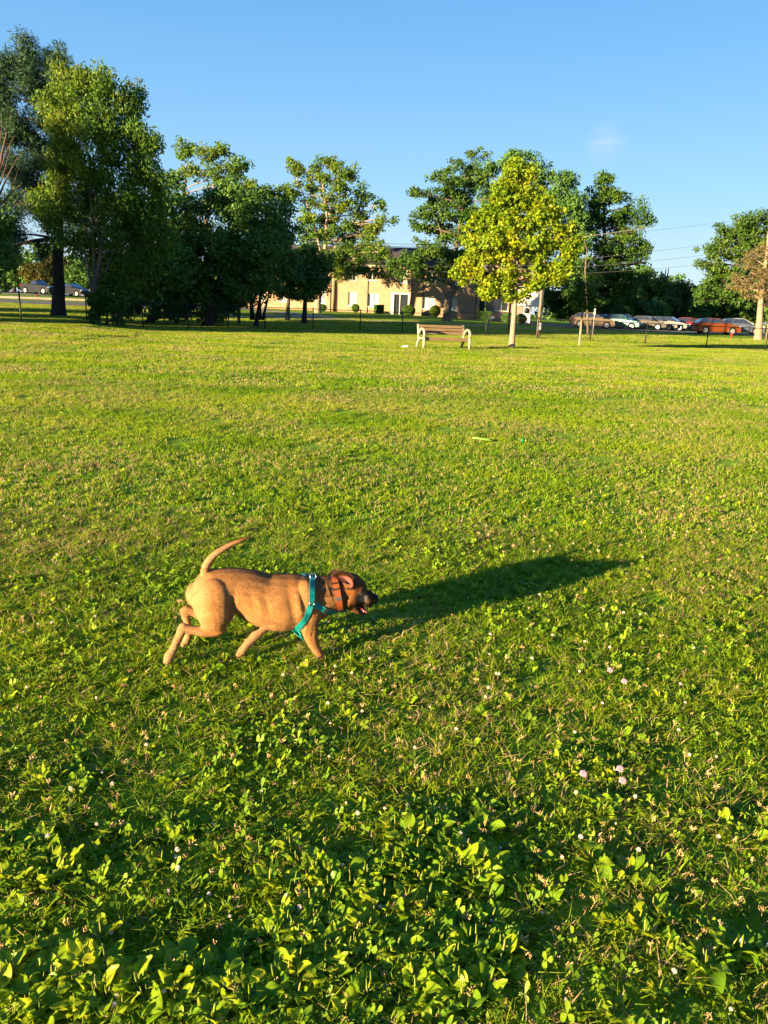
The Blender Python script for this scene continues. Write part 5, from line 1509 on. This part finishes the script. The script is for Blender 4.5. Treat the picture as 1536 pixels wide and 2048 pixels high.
fc = bpy.data.curves.new('stop', 'FONT'); fc.body = 'STOP'; fc.size = .27; fc.align_x = 'CENTER'; fc.align_y = 'CENTER'; fc.extrude = .001
fo = bpy.data.objects.new('lettering', fc); COL.objects.link(fo); fo.parent = sg; fo.location = (.1, -.018, 2.75); fo.rotation_euler = (R(90), 0, 0)
_dg = bpy.context.evaluated_depsgraph_get(); _lm = bpy.data.meshes.new_from_object(fo.evaluated_get(_dg)); bpy.data.objects.remove(fo)
_lm.materials.clear(); fo = link('lettering', _lm, whitep, sg); fo.location = (.1, -.018, 2.75); fo.rotation_euler = (R(90), 0, 0)
MB().box(-.08, .12, .065, .075, 1.55, 2.0).build('small_plate', mat('plate_grey', (.35, .4, .36), .5), sg)
mbp = gpos(976, 54)
mbx = empty('mailbox', mbp, label='white mailbox on a short post just behind the fence', cat='mailbox')
MB().box(-.05, .05, -.05, .05, -.2, 1.0).build('post', wood, mbx)
MB().prism([(-.1 + .1, 1.0), (.35, 1.0), (.35, 1.13), (.3, 1.18), (.0, 1.18)], -.1, .1).build('box', whitep, mbx, bevel=.02)
redp = mat('hydrant_red', (.28, .03, .02), .5)
for (px, D_, lb) in [(1462, 66, 'red hydrant standing in front of the orange crossover'), (73, 84, 'red hydrant on the strip below the black pickup')]:
    h = empty('fire_hydrant', gpos(px, D_), label=lb, cat='hydrant', group='red fire hydrants'); h.scale = (.62,) * 3
    MB().lathe([(.16, 0), (.16, .06), (.11, .08), (.11, .55), (.14, .57), (.14, .62), (.1, .72), (.05, .78), (.03, .84)], n=14).build('barrel', redp, h, True)
    MB().lathe([(.05, -.2), (.06, -.17), (.05, .17), (.06, .2)], (0, 0, .45), 10, 'x').build('side_nozzle', redp, h)
    MB().lathe([(.07, -.2), (.075, -.15), (.06, 0)], (0, 0, .4), 10, 'y').build('front_nozzle', redp, h)

# ------------------------------------------------------------------ vehicles
tyre_m = mat('tyre', (.015, .015, .016), .8); rim_m = mat('alloy', (.3, .3, .31), .35, metal=.5); lamp_m = mat('headlamp', (.4, .4, .4), .12); tail_m = mat('tail_lamp', (.45, .015, .012), .25)
car_glass = mat('car_glass', (.015, .02, .026), .04, spec=1.0, coat=1); trim_m = mat('black_trim', (.015, .015, .015), .6)
KIND = {   # L, W, wheel r, wheel xs, body outline top (rear -> front), greenhouse (z belt, pts), clearance
    'sedan': dict(L=4.6, W=1.78, r=.32, wx=(-1.38, 1.4), top=[(-2.3, .62), (-2.27, .88), (-2.1, .98), (-1.35, 1.0), (-.6, .96), (.75, .94), (1.1, .92), (1.9, .8), (2.2, .68), (2.3, .5)], gh=[(-1.75, .99), (-.95, 1.4), (.15, 1.43), (.95, .93)]),
    'hatch': dict(L=4.1, W=1.72, r=.31, wx=(-1.22, 1.28), top=[(-2.0, .6), (-2.03, .9), (-1.9, 1.0), (-.6, .98), (.8, .95), (1.1, .92), (1.75, .8), (2.0, .66), (2.08, .5)], gh=[(-1.92, 1.0), (-1.45, 1.42), (.1, 1.46), (.98, .93)]),
    'suv': dict(L=4.7, W=1.88, r=.37, wx=(-1.38, 1.45), top=[(-2.33, .7), (-2.34, 1.0), (-2.2, 1.14), (-.6, 1.1), (.8, 1.06), (1.15, 1.06), (2.0, .95), (2.28, .78), (2.36, .58)], gh=[(-2.22, 1.1), (-1.7, 1.56), (-.9, 1.66), (.05, 1.64), (1.2, 1.04)]),
    'pickup': dict(L=5.2, W=1.85, r=.38, wx=(-1.6, 1.6), top=[(-2.6, .68), (-2.6, 1.12), (-2.5, 1.15), (-.75, 1.15), (-.6, 1.12), (.7, 1.1), (1.0, 1.1), (2.2, 1.0), (2.5, .9), (2.6, .62)], gh=[(-.72, 1.14), (-.6, 1.66), (.15, 1.68), (.85, 1.1)])}
def car(kind, px, D_, heading, color, lb, metal=.15, rough=.22, group=None, scale=1, tint=None):
    K = KIND[kind]; W = K['W'] / 2
    b = gpos(px, D_)
    t = empty('parked_car' if kind != 'pickup' else 'pickup_truck', b + Vector((0, 0, .055)), R(heading), label=lb, cat='pickup truck' if kind == 'pickup' else 'car', group=group)
    t.scale = (scale,) * 3
    paint = mat('car_paint', color, rough, tuple(c * .93 for c in color), .5, metal=0 if sum(color) < .15 else metal, coat=.06, spec=.12)
    r = K['r']; ar = r + .06; zb = .24
    pts = list(K['top'])
    x1 = pts[-1][0]; x0 = pts[0][0]
    bot = [(x1 - .05, zb + .06)]
    for wx in sorted(K['wx'], reverse=True):
        bot.append((wx + ar, zb))
        for k in range(1, 10):
            a = math.pi * k / 10; bot.append((wx + ar * math.cos(a), max(zb, r + (ar) * math.sin(a))))
        bot.append((wx - ar, zb))
    bot.append((x0 + .06, zb + .06))
    poly = pts + bot
    # three slices across give rounded, tucked-in sides
    mb = MB(); n = len(poly); sl_ = []
    zmid = .62
    ws = [(-1, 0), (-.93, .0), (.93, 0), (1, 0)]
    V = []
    for (f, _) in [(-.90, 1), (-1.0, 0), (1.0, 0), (.90, 1)]:
        for (x, z) in poly:
            shr = 1 - .05 * max(0, (abs(x) - 1.5)) ** 1.2
            inn = 1.0
            zz = z
            if abs(f) < .95: zz = z + (.03 if z > .75 else 0); 
            xx = x * (1 if abs(f) < .95 else .985)
            V.append((xx, f * W * shr * (1 - .06 * max(0, zz - .8)), zz))
    fs = []
    for k in range(3):
        for i in range(n):
            j = (i + 1) % n; fs.append((k * n + i, (k + 1) * n + i, (k + 1) * n + j, k * n + j))
    # closed sides lie on the wide slices
    fs = [f for f in fs]
    mb.add(V, fs + [tuple(range(n)), tuple(range(3 * n, 4 * n))[::-1]])
    gh = K['gh']; m_ = len(gh)
    Wb, Wt = W * .93, W * .72
    def gy(z): 
        z0 = min(q[1] for q in gh); z1 = max(q[1] for q in gh); return Wb + (Wt - Wb) * (z - z0) / (z1 - z0)
    V = []
    for s in (-1, 1):
        for x, z in gh: V.append((x, s * gy(z), z - .0))
    mb.add(V, [tuple(range(m_)), tuple(range(m_, 2 * m_))[::-1]] + [(i, i + m_, (i + 1) % m_ + m_, (i + 1) % m_) for i in range(m_)])
    body_ = mb.build('body', paint, t, bevel=.05, seg=3)
    body_.modifiers['b'].angle_limit = R(25)
    body_.data.polygons.foreach_set('use_smooth', [True] * len(body_.data.polygons))
    body_.modifiers['b'].harden_normals = True
    zt = max(q[1] for q in gh); zlo = min(q[1] for q in gh)
    # side glass, proud of the pillars
    top_f = gh[-2]; bot_f = gh[-1]; top_r = gh[1]; bot_r = gh[0]
    for s in (-1, 1):
        z0 = max(bot_f[1], bot_r[1]) + .05; z1 = zt - .08
        def edge(a, b_, z): return a[0] + (b_[0] - a[0]) * (z - a[1]) / (b_[1] - a[1])
        fx0, fx1 = edge(bot_f, top_f, z0) - .12, edge(bot_f, top_f, z1) - .1
        rx0, rx1 = edge(bot_r, top_r, z0) + .14, edge(bot_r, top_r, min(z1, top_r[1])) + .12
        mids = [(.0)] if kind != 'pickup' else []
        if kind == 'suv': mids = [.1, -1.0]
        if kind == 'hatch': mids = [.05]
        if kind == 'sedan': mids = [-.15]
        xs0 = [fx0] + sum([[q + .03, q - .03] for q in mids], []) + [rx0]
        xs1 = [fx1] + sum([[q + .03, q - .03] for q in mids], []) + [rx1]
        for i in range(0, len(xs0), 2):
            g_ = MB(); yy = .006
            P4 = [(xs0[i], z0), (xs0[i + 1], z0), (max(xs1[i + 1], xs0[i + 1]) if i == len(xs0) - 2 else xs1[i + 1], z1), (min(xs1[i], xs0[i]), z1)]
            vs = [(x, s * (gy(z) + yy), z) for x, z in P4] + [(x, s * (gy(z) - .02), z) for x, z in P4]
            g_.add(vs, [(0, 1, 2, 3), (4, 7, 6, 5), (0, 4, 5, 1), (1, 5, 6, 2), (2, 6, 7, 3), (3, 7, 4, 0)]); g_.build('side_window', car_glass, t)
    for (a, b_, nm, dx) in ((bot_f, top_f, 'windshield', 1), (bot_r, top_r, 'rear_window', -1)):
        g_ = MB(); vs = []
        for q, (p, e) in enumerate(((.1, 1), (.9, 1))):
            x = a[0] + (b_[0] - a[0]) * p; z = a[1] + (b_[1] - a[1]) * p
            d = Vector((b_[0] - a[0], 0, b_[1] - a[1])).normalized(); nn = Vector((d.z, 0, -d.x)) * dx
            if nn.x * dx < 0: nn = -nn
            for s in (-1, 1):
                for o_ in (.008, -.02): vs.append((x + nn.x * o_, s * (gy(z) - .1), z + nn.z * o_))
        g_.add(vs, [(0, 2, 6, 4), (1, 5, 7, 3), (0, 1, 3, 2), (4, 6, 7, 5), (0, 4, 5, 1), (2, 3, 7, 6)]); g_.build(nm, car_glass, t)
    fz = .68 if kind != 'suv' and kind != 'pickup' else .85
    for s in (-1, 1):
        yy = s * W * .72
        MB().ellipsoid((x1 - .16, yy, fz), (.14, .2, .085), 12, 8).build('headlight', lamp_m, t, True)
        MB().ellipsoid((x0 + .1, s * W * .8, fz + .14), (.1, .16, .12), 12, 8).build('tail_light', tail_m, t, True)
        MB().ellipsoid((bot_f[0] - .25, s * (W + .08), bot_f[1] + .08), (.07, .1, .07), 10, 6).build('mirror', paint, t, True)
        for wx in K['wx']:
            w_ = MB().lathe([(r * .62, -.1), (r * .93, -.11), (r, -.06), (r, .06), (r * .93, .11), (r * .62, .1)], (wx, s * (W - .13), r), 26, 'y').build('wheel', tyre_m, t, True)
            rm_ = MB(); yo = s * (W - .13) + s * .1
            rm_.lathe([(r * .62, -.02), (r * .64, .015), (r * .58, .02), (r * .55, -.01)], (wx, yo, r), 26, 'y')
            for k in range(5):
                a = 2 * math.pi * k / 5 + .3
                rm_.tube([(wx, yo, r), (wx + r * .58 * math.cos(a), yo, r + r * .58 * math.sin(a))], [.045, .035], 6)
            rm_.build('rim', rim_m, w_)
    MB().box(x1 - .1, x1 - .012, -W * .5, W * .5, .36, .5).build('grille', trim_m, t)
    if kind in ('suv', 'pickup'):
        MB().box(x0 + .4, x1 - .5, -W * .9, W * .9, .2, .25).build('sill', trim_m, t)
    if kind == 'pickup':
        MB().box(-2.5, -.85, -W * .8, W * .8, 1.145, 1.19).build('bed_cover', trim_m, t)
    return t
cp = 'cars in the right car park'
car('suv', 1182, 78.5, -6, (.13, .1, .065), 'tan crossover facing right, first car left in the car park', group=cp, scale=.93)
car('sedan', 1214, 84, -30, (.2, .24, .3), 'pale blue silver sedan right behind the tan crossover', group=cp)
car('hatch', 1243, 82, -35, (.03, .09, .08), 'small teal car between the pale sedan and the red one', group=cp)
car('suv', 1250, 86.5, -30, (.2, .012, .018), 'red wagon behind the teal car', group=cp, scale=.95)
car('sedan', 1290, 84, -28, (.05, .045, .042), 'grey brown sedan right of the red wagon', group=cp)
car('sedan', 1314, 85, -32, (.03, .035, .045), 'dark sedan with blue reflecting windshield in the row middle', group=cp)
car('hatch', 1338, 85, -35, (.02, .022, .028), 'black car second before the maroon ones', group=cp)
car('suv', 1360, 87.5, -200, (.13, .015, .025), 'dark maroon car right of the black cars', group=cp, scale=.88)
car('hatch', 1388, 89, -15, (.1, .02, .02), 'maroon car partly hidden behind the orange crossover', group=cp, scale=.95)
car('suv', 1430, 76, -3, (.2, .05, .014), 'orange brown crossover seen from the side, nearest of all cars', group=cp, scale=.91, metal=.5)
car('suv', 1478, 79.5, -12, (.06, .075, .1), 'dark blue car directly right of the orange crossover', group=cp, scale=.93)
car('suv', 1480, 84, -8, (.45, .45, .45), 'white car behind the dark blue one', group=cp, scale=.95)
car('pickup', 80, 101, -24, (.015, .017, .022), 'black pickup truck left of the thick pine trunk')
car('hatch', 148, 96, -24, (.012, .013, .016), 'black hatchback with pale roof glare right of the pine trunk', scale=1.05)
